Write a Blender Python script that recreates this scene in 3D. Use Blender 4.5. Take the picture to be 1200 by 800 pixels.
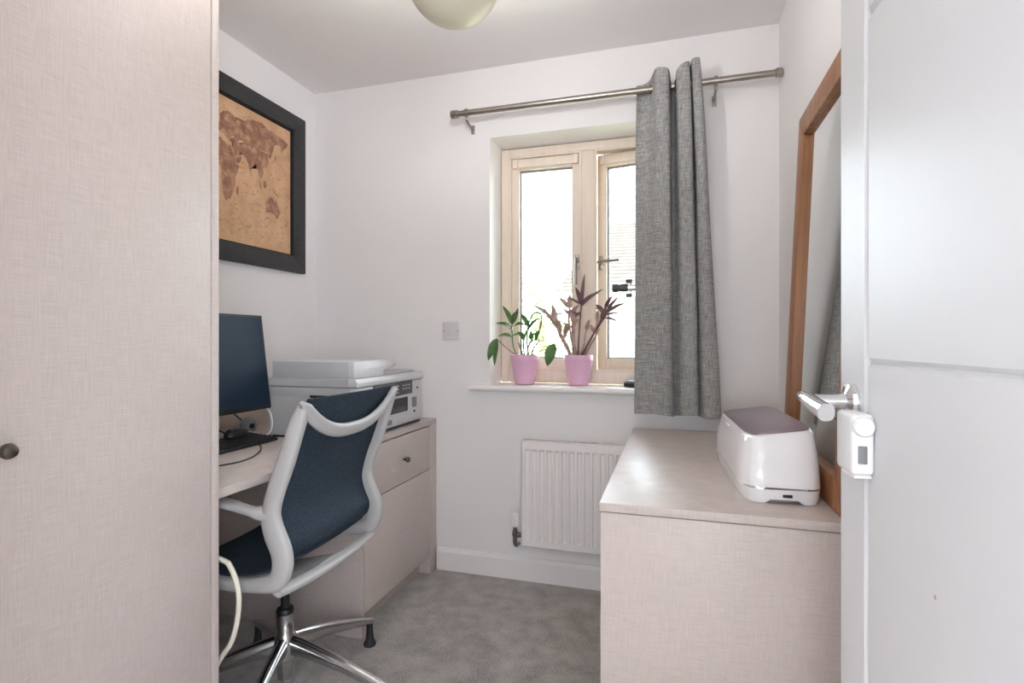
import bpy, bmesh, math, random
from mathutils import Vector, Matrix, noise as mnoise

for o in list(bpy.data.objects):
    bpy.data.objects.remove(o, do_unlink=True)
SC = bpy.context.scene
COL = SC.collection
PI = math.pi
R = math.radians

# ------------------------------------------------------------------ camera, sky, light, exposure
F_PX, YAW, CY, CAM_H = 630.44, 0.2912, 398.13, 1.1117
cam_data = bpy.data.cameras.new('camera')
cam_data.sensor_fit = 'HORIZONTAL'
cam_data.sensor_width = 36.0
cam_data.lens = F_PX * 36.0 / 1200.0
cam_data.shift_y = (CY - 400.0) / 1200.0
cam_data.clip_start = 0.02
cam = bpy.data.objects.new('camera', cam_data)
COL.objects.link(cam)
cam.location = (0, 0, CAM_H)
cam.rotation_euler = (PI / 2, 0, YAW)
SC.camera = cam

world = bpy.data.worlds.new('bright_hazy_sky')
SC.world = world
world.use_nodes = True
bgn = world.node_tree.nodes['Background']
bgn.inputs['Color'].default_value = (0.82, 0.91, 1.0, 1)
bgn.inputs['Strength'].default_value = 16.0

sun_data = bpy.data.lights.new('sun', 'SUN')
sun_data.energy = 26.0
sun_data.angle = R(0.6)
sun_data.color = (1.0, 0.95, 0.86)
sun = bpy.data.objects.new('sun', sun_data)
COL.objects.link(sun)
sun.rotation_euler = Vector((-0.38, 0.52, -0.76)).to_track_quat('-Z', 'Y').to_euler()

def portal(name, loc, rot, sx, sy):
    l = bpy.data.lights.new(name, 'AREA')
    l.shape = 'RECTANGLE'; l.size = sx; l.size_y = sy
    l.cycles.is_portal = True
    o = bpy.data.objects.new(name, l); COL.objects.link(o)
    o.location = loc; o.rotation_euler = rot
portal('window_portal', (-0.39, 2.70, 1.49), (-PI / 2, 0, 0), 0.90, 1.18)
portal('landing_portal', (-0.15, -2.48, 0.975), (PI / 2, 0, 0), 0.80, 0.75)
portal('landing_side_portal', (0.80, -1.00, 1.40), (0, PI / 2, 0), 1.30, 1.20)

vs = SC.view_settings
vs.view_transform = 'Standard'
vs.look = 'None'
vs.gamma = 1.0
vs.use_curve_mapping = False
vs.exposure = 0.03
SC.cycles.max_bounces = 14
SC.cycles.diffuse_bounces = 10
SC.cycles.glossy_bounces = 5
SC.cycles.transparent_max_bounces = 12
SC.cycles.caustics_reflective = True
SC.cycles.blur_glossy = 1.0
SC.cycles.caustics_refractive = False

# ------------------------------------------------------------------ helpers: materials
def new_mat(name):
    m = bpy.data.materials.new(name); m.use_nodes = True
    nt = m.node_tree
    return m, nt, nt.nodes['Principled BSDF']

def N(nt, t, **kw):
    n = nt.nodes.new(t)
    for k, v in kw.items():
        setattr(n, k, v)
    return n

def plain(name, col, rough=0.5, metal=0.0, spec=0.5, var=0.04, vscale=6.0, bump=0.0, bscale=200.0, coat=0.0):
    m, nt, b = new_mat(name)
    b.inputs['Roughness'].default_value = rough
    b.inputs['Metallic'].default_value = metal
    b.inputs['Specular IOR Level'].default_value = spec
    b.inputs['Coat Weight'].default_value = coat
    tc = N(nt, 'ShaderNodeTexCoord')
    nz = N(nt, 'ShaderNodeTexNoise')
    nz.inputs['Scale'].default_value = vscale
    nz.inputs['Detail'].default_value = 3
    nt.links.new(tc.outputs['Object'], nz.inputs['Vector'])
    r = N(nt, 'ShaderNodeValToRGB')
    r.color_ramp.elements[0].position = 0.3; r.color_ramp.elements[1].position = 0.7
    r.color_ramp.elements[0].color = tuple(max(0, c * (1 - var)) for c in col) + (1,)
    r.color_ramp.elements[1].color = tuple(min(1, c * (1 + var)) for c in col) + (1,)
    nt.links.new(nz.outputs['Fac'], r.inputs['Fac'])
    nt.links.new(r.outputs['Color'], b.inputs['Base Color'])
    if bump > 0:
        n2 = N(nt, 'ShaderNodeTexNoise'); n2.inputs['Scale'].default_value = bscale; n2.inputs['Detail'].default_value = 2
        nt.links.new(tc.outputs['Object'], n2.inputs['Vector'])
        bp = N(nt, 'ShaderNodeBump'); bp.inputs['Strength'].default_value = bump; bp.inputs['Distance'].default_value = 0.002
        nt.links.new(n2.outputs['Fac'], bp.inputs['Height'])
        nt.links.new(bp.outputs['Normal'], b.inputs['Normal'])
    return m

def threads(name, c1, c2, rough, s_fine, s_long, bump=0.25, contrast=(0.35, 0.65), spec=0.5, big=0.0):
    """Woven look: fine threads running up and across, in two stretched noises."""
    m, nt, b = new_mat(name)
    b.inputs['Roughness'].default_value = rough
    b.inputs['Specular IOR Level'].default_value = spec
    tc = N(nt, 'ShaderNodeTexCoord')
    outs = []
    for sc in ((s_fine, s_fine, s_long), (s_long, s_long, s_fine)):
        mp = N(nt, 'ShaderNodeMapping'); mp.inputs['Scale'].default_value = sc
        nz = N(nt, 'ShaderNodeTexNoise'); nz.inputs['Scale'].default_value = 1.0; nz.inputs['Detail'].default_value = 2.5
        nt.links.new(tc.outputs['Object'], mp.inputs['Vector'])
        nt.links.new(mp.outputs['Vector'], nz.inputs['Vector'])
        outs.append(nz.outputs['Fac'])
    ad = N(nt, 'ShaderNodeMath', operation='ADD')
    nt.links.new(outs[0], ad.inputs[0]); nt.links.new(outs[1], ad.inputs[1])
    hf = N(nt, 'ShaderNodeMath', operation='MULTIPLY'); hf.inputs[1].default_value = 0.5
    nt.links.new(ad.outputs[0], hf.inputs[0])
    r = N(nt, 'ShaderNodeValToRGB')
    r.color_ramp.elements[0].position = contrast[0]; r.color_ramp.elements[1].position = contrast[1]
    r.color_ramp.elements[0].color = c1 + (1,); r.color_ramp.elements[1].color = c2 + (1,)
    nt.links.new(hf.outputs[0], r.inputs['Fac'])
    nt.links.new(r.outputs['Color'], b.inputs['Base Color'])
    bp = N(nt, 'ShaderNodeBump'); bp.inputs['Strength'].default_value = bump; bp.inputs['Distance'].default_value = 0.001
    nt.links.new(hf.outputs[0], bp.inputs['Height'])
    nt.links.new(bp.outputs['Normal'], b.inputs['Normal'])
    return m

def wood(name, c1, c2, rough=0.45, axis=2, s=60.0):
    m, nt, b = new_mat(name)
    b.inputs['Roughness'].default_value = rough
    tc = N(nt, 'ShaderNodeTexCoord')
    mp = N(nt, 'ShaderNodeMapping')
    sc = [s, s, s]; sc[axis] = s * 0.05
    mp.inputs['Scale'].default_value = sc
    nz = N(nt, 'ShaderNodeTexNoise'); nz.inputs['Scale'].default_value = 1.0; nz.inputs['Detail'].default_value = 4
    nz.inputs['Distortion'].default_value = 0.6
    r = N(nt, 'ShaderNodeValToRGB')
    r.color_ramp.elements[0].position = 0.3; r.color_ramp.elements[1].position = 0.7
    r.color_ramp.elements[0].color = c1 + (1,); r.color_ramp.elements[1].color = c2 + (1,)
    nt.links.new(tc.outputs['Object'], mp.inputs['Vector'])
    nt.links.new(mp.outputs['Vector'], nz.inputs['Vector'])
    nt.links.new(nz.outputs['Fac'], r.inputs['Fac'])
    nt.links.new(r.outputs['Color'], b.inputs['Base Color'])
    return m

MAT = {}
MAT['wall'] = plain('wall_paint', (0.80, 0.778, 0.775), 0.85, spec=0.2, var=0.012, vscale=1.5, bump=0.05, bscale=350)
MAT['ceiling'] = plain('ceiling_paint', (0.80, 0.778, 0.775), 0.9, spec=0.15, var=0.01, vscale=1.2)
MAT['gloss'] = plain('white_gloss_paint', (0.82, 0.79, 0.775), 0.35, var=0.01, vscale=3)
MAT['reveal'] = plain('wall_paint_daylit', (0.92, 0.90, 0.885), 0.6, spec=0.3, var=0.01)  # wall paint lightened: window light on the reveals is put into this colour
MAT['doorwhite'] = plain('door_satin_paint', (0.66, 0.66, 0.675), 0.36, spec=0.4, var=0.008, vscale=3, bump=0.04, bscale=120)
MAT['laminate'] = threads('linen_laminate', (0.49, 0.418, 0.388), (0.59, 0.513, 0.482), 0.38, 620.0, 22.0, 0.08, (0.36, 0.64), spec=0.42)
MAT['laminate_edge'] = threads('laminate_edging', (0.60, 0.515, 0.465), (0.70, 0.615, 0.56), 0.4, 250.0, 9.0, 0.08)
MAT['plinth'] = threads('plinth_laminate', (0.40, 0.33, 0.28), (0.52, 0.44, 0.38), 0.5, 300.0, 9.0, 0.1)
MAT['frame_wood'] = wood('cream_timber', (0.76, 0.645, 0.54), (0.82, 0.715, 0.61), 0.45, 2, 30)
MAT['mirror_wood'] = wood('warm_pine_frame', (0.25, 0.105, 0.045), (0.40, 0.185, 0.085), 0.4, 2, 55)
MAT['steel'] = plain('brushed_steel', (0.38, 0.345, 0.305), 0.32, metal=1.0, var=0.06, vscale=40)
MAT['chrome'] = plain('polished_chrome', (0.82, 0.82, 0.83), 0.09, metal=1.0, var=0.01)
MAT['alu'] = plain('polished_aluminium', (0.58, 0.58, 0.59), 0.17, metal=1.0, var=0.03, vscale=20)
MAT['dark_metal'] = plain('aged_pewter', (0.14, 0.12, 0.105), 0.35, metal=1.0, var=0.1)
MAT['black'] = plain('black_plastic', (0.012, 0.012, 0.013), 0.4, var=0.1)
MAT['black_soft'] = plain('matt_black_rubber', (0.016, 0.016, 0.018), 0.65, var=0.1)
MAT['dark_grey'] = plain('charcoal_plastic', (0.075, 0.075, 0.08), 0.5, var=0.05)
MAT['grey'] = plain('mid_grey_plastic', (0.20, 0.20, 0.21), 0.5, var=0.05)
MAT['screen'] = plain('monitor_glass', (0.010, 0.021, 0.040), 0.40, spec=0.16, var=0.02)
MAT['white_plastic'] = plain('white_plastic', (0.80, 0.79, 0.79), 0.35, var=0.01)
MAT['gloss_white'] = plain('glossy_white_shell', (0.83, 0.82, 0.83), 0.12, var=0.005, coat=0.4)
MAT['switch'] = plain('switch_plastic', (0.66, 0.63, 0.66), 0.3, var=0.01)
MAT['printer_white'] = plain('printer_off_white', (0.62, 0.615, 0.62), 0.42, var=0.01)
MAT['printer_grey'] = plain('printer_pale_grey', (0.50, 0.50, 0.51), 0.42, var=0.01)
MAT['lid'] = plain('mauve_metallic_lid', (0.30, 0.23, 0.27), 0.30, metal=0.45, var=0.03, vscale=60)
MAT['chair_frame'] = plain('chair_stone_plastic', (0.45, 0.435, 0.43), 0.42, var=0.01)
MAT['chair_fabric'] = threads('navy_mesh_fabric', (0.012, 0.020, 0.031), (0.040, 0.058, 0.080), 0.75, 420.0, 120.0, 0.5, (0.38, 0.62), spec=0.25)
MAT['curtain'] = threads('grey_slub_linen', (0.115, 0.117, 0.120), (0.50, 0.488, 0.472), 0.9, 800.0, 26.0, 0.5, (0.36, 0.64), spec=0.15)
MAT['pink'] = plain('pink_glazed_pot', (0.74, 0.44, 0.60), 0.4, var=0.03)
MAT['soil'] = plain('dark_soil', (0.04, 0.028, 0.02), 0.95, var=0.4, vscale=120)
MAT['leaf_green'] = plain('green_leaf', (0.075, 0.165, 0.045), 0.45, var=0.35, vscale=40)
MAT['leaf_purple'] = plain('purple_brown_leaf', (0.15, 0.08, 0.095), 0.5, var=0.3, vscale=50)
MAT['leaf_mauve'] = plain('faded_mauve_leaf', (0.40, 0.27, 0.235), 0.55, var=0.25, vscale=50)
MAT['stem'] = plain('pale_stem', (0.33, 0.24, 0.16), 0.6, var=0.25, vscale=60)
MAT['radiator'] = plain('radiator_enamel', (0.81, 0.775, 0.765), 0.33, var=0.01)
MAT['brass_valve'] = plain('tarnished_valve', (0.28, 0.26, 0.24), 0.35, metal=1.0, var=0.15, vscale=60)
MAT['picture_frame'] = plain('black_wood_frame', (0.026, 0.026, 0.027), 0.5, var=0.25, vscale=50, bump=0.2, bscale=60)
MAT['frame_lip'] = plain('black_frame_lip', (0.010, 0.009, 0.008), 0.6, var=0.1)
MAT['shade'] = plain('cream_glass_shade', (0.66, 0.62, 0.50), 0.4, var=0.02)
MAT['cream_cable'] = plain('cream_cable', (0.74, 0.68, 0.58), 0.45, var=0.02)
MAT['house_wall'] = plain('pale_render', (0.70, 0.64, 0.56), 0.9, var=0.05)
MAT['roof_tile'] = plain('clay_roof_tile', (0.050, 0.041, 0.034), 0.85, var=0.15, vscale=4)
MAT['foliage'] = plain('garden_foliage', (0.13, 0.20, 0.055), 0.7, var=0.4, vscale=2)
MAT['bark'] = plain('tree_bark', (0.12, 0.08, 0.05), 0.9, var=0.3)
MAT['lawn'] = plain('lawn', (0.36, 0.36, 0.22), 0.95, var=0.2, vscale=1.0)
MAT['red_mark'] = plain('red_smudge', (0.55, 0.30, 0.29), 0.6)
MAT['gutter'] = plain('pale_gutter', (0.45, 0.45, 0.45), 0.5)
MAT['silver_print'] = plain('silver_print', (0.95, 0.95, 0.96), 0.3)
MAT['key_print'] = plain('pale_key_print', (0.55, 0.56, 0.57), 0.5)
MAT['cabinet_dark'] = plain('dark_carcass_board', (0.30, 0.25, 0.21), 0.7)  # carcass board, darker brown than the laminate fronts

# carpet
m, nt, b = new_mat('grey_carpet'); MAT['carpet'] = m
b.inputs['Roughness'].default_value = 1.0; b.inputs['Specular IOR Level'].default_value = 0.05
b.inputs['Sheen Weight'].default_value = 0.25
tc = N(nt, 'ShaderNodeTexCoord')
n1 = N(nt, 'ShaderNodeTexNoise'); n1.inputs['Scale'].default_value = 11; n1.inputs['Detail'].default_value = 5; n1.inputs['Roughness'].default_value = 0.65
n2 = N(nt, 'ShaderNodeTexNoise'); n2.inputs['Scale'].default_value = 260; n2.inputs['Detail'].default_value = 3
nt.links.new(tc.outputs['Object'], n1.inputs['Vector']); nt.links.new(tc.outputs['Object'], n2.inputs['Vector'])
mx = N(nt, 'ShaderNodeMath', operation='MULTIPLY_ADD'); mx.inputs[1].default_value = 0.68
nt.links.new(n2.outputs['Fac'], mx.inputs[0])
sc_ = N(nt, 'ShaderNodeMath', operation='MULTIPLY'); sc_.inputs[1].default_value = 0.32
nt.links.new(n1.outputs['Fac'], sc_.inputs[0]); nt.links.new(sc_.outputs[0], mx.inputs[2])
r = N(nt, 'ShaderNodeValToRGB')
r.color_ramp.elements[0].position = 0.36; r.color_ramp.elements[1].position = 0.64
r.color_ramp.elements[0].color = (0.17, 0.158, 0.148, 1); r.color_ramp.elements[1].color = (0.62, 0.58, 0.55, 1)
nt.links.new(mx.outputs[0], r.inputs['Fac']); nt.links.new(r.outputs['Color'], b.inputs['Base Color'])
bp = N(nt, 'ShaderNodeBump'); bp.inputs['Strength'].default_value = 0.9; bp.inputs['Distance'].default_value = 0.006
nt.links.new(mx.outputs[0], bp.inputs['Height']); nt.links.new(bp.outputs['Normal'], b.inputs['Normal'])

# window glass: clear pane, faint reflection
m = bpy.data.materials.new('window_glass'); MAT['glass'] = m; m.use_nodes = True
nt = m.node_tree; nt.nodes.remove(nt.nodes['Principled BSDF'])
tr = N(nt, 'ShaderNodeBsdfTransparent'); tr.inputs['Color'].default_value = (0.96, 0.98, 0.97, 1)
gl = N(nt, 'ShaderNodeBsdfGlossy'); gl.inputs['Roughness'].default_value = 0.02
fr = N(nt, 'ShaderNodeFresnel'); fr.inputs['IOR'].default_value = 1.35
ms = N(nt, 'ShaderNodeMixShader')
nt.links.new(fr.outputs[0], ms.inputs[0]); nt.links.new(tr.outputs[0], ms.inputs[1]); nt.links.new(gl.outputs[0], ms.inputs[2])
nt.links.new(ms.outputs[0], nt.nodes['Material Output'].inputs['Surface'])

# mirror silvering
m, nt, b = new_mat('mirror_silver'); MAT['mirror'] = m
b.inputs['Metallic'].default_value = 1.0; b.inputs['Roughness'].default_value = 0.015
b.inputs['Base Color'].default_value = (0.80, 0.82, 0.80, 1)

# printed map paper and printed land
def print_mat(name, c1, c2, c3, s):
    m, nt, b = new_mat(name)
    b.inputs['Roughness'].default_value = 0.6
    tc = N(nt, 'ShaderNodeTexCoord')
    nz = N(nt, 'ShaderNodeTexNoise'); nz.inputs['Scale'].default_value = s; nz.inputs['Detail'].default_value = 7; nz.inputs['Roughness'].default_value = 0.7
    nt.links.new(tc.outputs['Object'], nz.inputs['Vector'])
    r = N(nt, 'ShaderNodeValToRGB')
    r.color_ramp.elements[0].position = 0.32; r.color_ramp.elements[0].color = c1 + (1,)
    r.color_ramp.elements[1].position = 0.68; r.color_ramp.elements[1].color = c3 + (1,)
    e = r.color_ramp.elements.new(0.5); e.color = c2 + (1,)
    nt.links.new(nz.outputs['Fac'], r.inputs['Fac']); nt.links.new(r.outputs['Color'], b.inputs['Base Color'])
    return m
MAT['map_paper'] = print_mat('antique_map_paper', (0.50, 0.29, 0.155), (0.60, 0.36, 0.205), (0.66, 0.42, 0.25), 9)
MAT['map_land'] = print_mat('antique_map_land', (0.19, 0.080, 0.045), (0.33, 0.16, 0.095), (0.56, 0.33, 0.20), 26)
MAT['map_ink'] = print_mat('antique_map_ink', (0.20, 0.11, 0.06), (0.30, 0.18, 0.10), (0.46, 0.33, 0.20), 60)

# ------------------------------------------------------------------ helpers: geometry
XF = [None]          # current placement of the thing being built (a Matrix) or None

def thing(name, loc, label=None, cat=None, group=None, kind=None):
    o = bpy.data.objects.new(name, None); COL.objects.link(o)
    o.empty_display_size = 0.05
    loc = Vector(loc)
    if XF[0] is not None:
        loc = XF[0] @ loc
    o.location = loc
    o['_wl'] = tuple(loc)
    if label: o['label'] = label
    if cat: o['category'] = cat
    if group: o['group'] = group
    if kind: o['kind'] = kind
    return o

def wl(o):
    p = Vector((0, 0, 0))
    while o is not None:
        p += o.location; o = o.parent
    return p

def tag(o, label=None, cat=None, group=None, kind=None):
    if label: o['label'] = label
    if cat: o['category'] = cat
    if group: o['group'] = group
    if kind: o['kind'] = kind
    return o

def finish(name, bm, mat, parent=None, smooth=False, angle=40, origin=None):
    """World-space bmesh -> one object under its parent."""
    if XF[0] is not None:
        bmesh.ops.transform(bm, matrix=XF[0], verts=bm.verts)
    bmesh.ops.recalc_face_normals(bm, faces=bm.faces)
    if parent is not None:
        off = wl(parent)
    elif origin is not None:
        off = Vector(origin)
        if XF[0] is not None: off = XF[0] @ off
    else:
        xs = [v.co for v in bm.verts]
        off = Vector(((min(c.x for c in xs) + max(c.x for c in xs)) / 2, (min(c.y for c in xs) + max(c.y for c in xs)) / 2, min(c.z for c in xs)))
    bmesh.ops.translate(bm, vec=-off, verts=bm.verts)
    me = bpy.data.meshes.new(name)
    bm.to_mesh(me); bm.free()
    if isinstance(mat, (list, tuple)):
        for q in mat: me.materials.append(MAT[q])
    else:
        me.materials.append(MAT[mat])
    if smooth:
        for p in me.polygons: p.use_smooth = True
        try:
            me.set_sharp_from_angle(angle=R(angle))
        except Exception:
            pass
    o = bpy.data.objects.new(name, me)
    COL.objects.link(o)
    if parent is not None:
        o.parent = parent
    else:
        o.location = off
    return o

def add_box(bm, x0, x1, y0, y1, z0, z1, bev=0.0, seg=2):
    r = bmesh.ops.create_cube(bm, size=1.0)
    vs = r['verts']
    for v in vs:
        v.co = Vector(((x0 + x1) / 2 + v.co.x * (x1 - x0), (y0 + y1) / 2 + v.co.y * (y1 - y0), (z0 + z1) / 2 + v.co.z * (z1 - z0)))
    if bev > 0:
        es = list({e for v in vs for e in v.link_edges})
        bmesh.ops.bevel(bm, geom=es, offset=bev, segments=seg, profile=0.5, affect='EDGES')

def box(name, x0, x1, y0, y1, z0, z1, mat, parent=None, bev=0.0, seg=2):
    bm = bmesh.new(); add_box(bm, x0, x1, y0, y1, z0, z1, bev, seg)
    return finish(name, bm, mat, parent, smooth=bev > 0, angle=50)

def add_lathe(bm, prof, cen, axis=(0, 0, 1), n=24, caps=True):
    """prof: list of (radius, distance along axis)."""
    ax = Vector(axis).normalized()
    a = ax.orthogonal().normalized(); b_ = ax.cross(a)
    cen = Vector(cen)
    rings = []
    for rad, h in prof:
        rings.append([bm.verts.new(cen + ax * h + (a * math.cos(2 * PI * k / n) + b_ * math.sin(2 * PI * k / n)) * max(rad, 1e-5)) for k in range(n)])
    for i in range(len(rings) - 1):
        for k in range(n):
            bm.faces.new((rings[i][k], rings[i][(k + 1) % n], rings[i + 1][(k + 1) % n], rings[i + 1][k]))
    if caps:
        bm.faces.new(rings[0][::-1]); bm.faces.new(rings[-1])

def lathe(name, prof, cen, mat, parent=None, axis=(0, 0, 1), n=24, angle=40, caps=True):
    bm = bmesh.new(); add_lathe(bm, prof, cen, axis, n, caps)
    return finish(name, bm, mat, parent, smooth=True, angle=angle)

def rod(name, p0, p1, r0, mat, parent=None, r1=None, n=16):
    p0 = Vector(p0); p1 = Vector(p1)
    return lathe(name, [(r0, 0), (r0 if r1 is None else r1, (p1 - p0).length)], p0, mat, parent, (p1 - p0), n)

def spline(pts, n):
    """Catmull-Rom through points of any dimension."""
    P = [list(p) for p in pts]
    P = [[2 * a - b for a, b in zip(P[0], P[1])]] + P + [[2 * a - b for a, b in zip(P[-1], P[-2])]]
    out = []
    m_ = len(P) - 3
    for i in range(n):
        t = i / (n - 1) * m_
        k = min(int(t), m_ - 1); t -= k
        p0, p1, p2, p3 = P[k:k + 4]
        out.append([0.5 * (2 * b + (c - a) * t + (2 * a - 5 * b + 4 * c - d) * t * t + (3 * b - a - 3 * c + d) * t ** 3) for a, b, c, d in zip(p0, p1, p2, p3)])
    return out

def add_sweep(bm, pts, ra, rb, hint=(0, 0, 1), n=12, ex=2.0):
    """Sweep a (super)ellipse with half-widths ra (sideways) and rb (along hint) over a path."""
    P = [Vector(p) for p in pts]
    L = len(P)
    ra = ra if isinstance(ra, (list, tuple)) else [ra] * L
    rb = rb if isinstance(rb, (list, tuple)) else [rb] * L
    rings = []
    for i in range(L):
        t = (P[min(i + 1, L - 1)] - P[max(i - 1, 0)]).normalized()
        h = Vector(hint)
        s = t.cross(h)
        if s.length < 1e-4: s = t.orthogonal()
        s.normalize(); u = s.cross(t).normalized()
        ring = []
        for k in range(n):
            th = 2 * PI * (k + 0.5) / n
            c, s_ = math.cos(th), math.sin(th)
            cx = math.copysign(abs(c) ** (2 / ex), c); sx = math.copysign(abs(s_) ** (2 / ex), s_)
            ring.append(bm.verts.new(P[i] + s * cx * ra[i] + u * sx * rb[i]))
        rings.append(ring)
    for i in range(L - 1):
        for k in range(n):
            bm.faces.new((rings[i][k], rings[i][(k + 1) % n], rings[i + 1][(k + 1) % n], rings[i + 1][k]))
    bm.faces.new(rings[0][::-1]); bm.faces.new(rings[-1])

def sweep(name, pts, ra, rb, mat, parent=None, hint=(0, 0, 1), n=12, ex=2.0, angle=60):
    bm = bmesh.new(); add_sweep(bm, pts, ra, rb, hint, n, ex)
    return finish(name, bm, mat, parent, smooth=True, angle=angle)

def tube(name, pts, r, mat, parent=None, n=8, res=40):
    return sweep(name, spline(pts, res), r, r, mat, parent, hint=(0.13, 0.21, 0.97), n=n)

def prism(name, poly, lo, hi, mat, parent=None, axis='y', bev=0.0):
    """Extrude a 2-D outline along an axis. axis y: (x,z); axis x: (y,z); axis z: (x,y)."""
    bm = bmesh.new()
    def P(a, b_, c):
        return {'y': (a, c, b_), 'x': (c, a, b_), 'z': (a, b_, c)}[axis]
    v0 = [bm.verts.new(P(a, b_, lo)) for a, b_ in poly]
    v1 = [bm.verts.new(P(a, b_, hi)) for a, b_ in poly]
    n = len(poly)
    bm.faces.new(v0); bm.faces.new(v1[::-1])
    for k in range(n):
        bm.faces.new((v0[k], v0[(k + 1) % n], v1[(k + 1) % n], v1[k]))
    if bev > 0:
        bmesh.ops.bevel(bm, geom=list(bm.edges), offset=bev, segments=2, profile=0.5, affect='EDGES')
    return finish(name, bm, mat, parent, smooth=bev > 0, angle=50)

def sheet(name, rows, mat, parent=None, thick=0.0, smooth=True, angle=70):
    """Grid of points -> surface, optionally thickened."""
    bm = bmesh.new()
    V = [[bm.verts.new(p) for p in row] for row in rows]
    for i in range(len(V) - 1):
        for k in range(len(V[0]) - 1):
            bm.faces.new((V[i][k], V[i][k + 1], V[i + 1][k + 1], V[i + 1][k]))
    if thick:
        bmesh.ops.recalc_face_normals(bm, faces=bm.faces)
        bmesh.ops.solidify(bm, geom=list(bm.faces), thickness=thick)
    return finish(name, bm, mat, parent, smooth=smooth, angle=angle)

def text_mesh(name, body, size, mat, parent, M_, depth=0.0004):
    cu = bpy.data.curves.new(name, 'FONT'); cu.body = body; cu.size = size
    cu.align_x = 'CENTER'; cu.align_y = 'CENTER'; cu.extrude = depth
    tmp = bpy.data.objects.new('tmp_text', cu); COL.objects.link(tmp)
    dg = bpy.context.evaluated_depsgraph_get()
    me = bpy.data.meshes.new_from_object(tmp.evaluated_get(dg))
    bpy.data.objects.remove(tmp, do_unlink=True)
    bm = bmesh.new(); bm.from_mesh(me); bpy.data.meshes.remove(me)
    bmesh.ops.transform(bm, matrix=M_, verts=bm.verts)
    return finish(name, bm, mat, parent)

# ------------------------------------------------------------------ the room
XL, XR, D, HC = -1.80, 0.413, 2.41, 2.40
Y0 = 0.17                                    # inner face of the wall with the doorway
SILL_Z, REC_T = 0.90, 2.068
WX0, WX1, WY = -0.832, 0.050, 2.60           # window recess and plane of the window frame

tag(box('floor', XL, 0.80, -2.40, D, -0.10, 0.0, 'carpet'), 'grey cut pile carpet covering the whole floor', None, None, 'structure')
tag(box('ceiling', XL - 0.1, 0.90, -2.50, 2.78, HC, HC + 0.1, 'ceiling'), 'plain white painted ceiling', None, None, 'structure')
tag(box('wall_left', XL - 0.12, XL, -0.10, D, -0.1, HC, 'wall'), 'white painted wall behind the desk and the map', None, None, 'structure')
tag(box('wall_right', XR, XR + 0.12, -0.10, D, -0.1, HC, 'wall'), 'white painted wall behind the leaning mirror', None, None, 'structure')

def wall_with_hole(name, x0, x1, y0, y1, z0, z1, hx0, hx1, hz0, hz1, mat, mat2=None):
    hole = []
    bm = bmesh.new()
    X = [x0, hx0, hx1, x1]; Z = [z0, hz0, hz1, z1]
    F = [[bm.verts.new((x, y0, z)) for z in Z] for x in X]
    B = [[bm.verts.new((x, y1, z)) for z in Z] for x in X]
    for i in range(3):
        for k in range(3):
            if i == 1 and k == 1: continue
            bm.faces.new((F[i][k], F[i + 1][k], F[i + 1][k + 1], F[i][k + 1]))
            bm.faces.new((B[i][k], B[i][k + 1], B[i + 1][k + 1], B[i + 1][k]))
    for (a, c) in (((1, 1), (2, 1)), ((2, 1), (2, 2)), ((2, 2), (1, 2)), ((1, 2), (1, 1))):
        hole.append(bm.faces.new((F[a[0]][a[1]], F[c[0]][c[1]], B[c[0]][c[1]], B[a[0]][a[1]])))
    per = [(0, 0), (1, 0), (2, 0), (3, 0), (3, 1), (3, 2), (3, 3), (2, 3), (1, 3), (0, 3), (0, 2), (0, 1)]
    for q in range(len(per)):
        a, c = per[q], per[(q + 1) % len(per)]
        bm.faces.new((F[a[0]][a[1]], B[a[0]][a[1]], B[c[0]][c[1]], F[c[0]][c[1]]))
    if mat2:
        for f in hole: f.material_index = 1
    o = finish(name, bm, [mat, mat2] if mat2 else mat)
    return tag(o, None, None, None, 'structure')

wb = wall_with_hole('wall_back', XL - 0.12, XR + 0.12, D, 2.76, -0.1, HC, WX0, WX1, SILL_Z - 0.03, REC_T, 'wall', 'reveal')
wb['label'] = 'white painted wall holding the recessed window'
wf = wall_with_hole('wall_front', XL - 0.12, XR + 0.12, 0.03, Y0, -0.1, HC, -0.48, 0.345, 0.0, 2.03, 'wall')
wf['label'] = 'white painted wall with the open doorway'

# the landing behind the camera, with unseen openings added to throw fill light into the room
wl_ = wall_with_hole('wall_landing', -1.12, 0.82, -2.50, -2.38, -0.1, HC, -0.55, 0.25, 0.60, 1.35, 'wall')
wl_['label'] = 'white landing wall behind the doorway with a small opening added for fill light'
tag(box('wall_landing_left', -1.12, -1.00, -2.38, 0.03, -0.1, HC, 'wall'), 'white side wall of the landing, wardrobe side', None, None, 'structure')
bm = bmesh.new()
LW = (-1.60, -0.40, 0.75, 2.05)              # landing side opening, added to light the room
for a in ((-2.38, LW[0], -0.1, HC), (LW[1], 0.03, -0.1, HC), (LW[0], LW[1], -0.1, LW[2]), (LW[0], LW[1], LW[3], HC)):
    add_box(bm, 0.70, 0.82, a[0], a[1], a[2], a[3])
tag(finish('wall_landing_right', bm, 'wall'), 'white side wall of the landing with an opening added for fill light', None, None, 'structure')

# skirting boards with a chamfered top
def skirting(name, x0, x1, y0, y1, horizontal, label):
    if horizontal:
        prof = [(y1, 0), (y0, 0), (y0, 0.088), (y0 + 0.007, 0.104), (y1, 0.106)]
        o = prism(name, prof, x0, x1, 'gloss', axis='x')
    else:
        prof = [(x1, 0), (x0, 0), (x0, 0.088), (x0 + 0.007, 0.104), (x1, 0.106)]
        o = prism(name, prof, y0, y1, 'gloss', axis='y')
    tag(o, label, None, None, 'structure')
skirting('baseboard_back', -1.098, XR, D - 0.015, D, True, 'white skirting board under the radiator')
skirting('baseboard_right', XR - 0.015, XR, 0.20, 1.235, False, 'white skirting board behind the open door')

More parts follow.
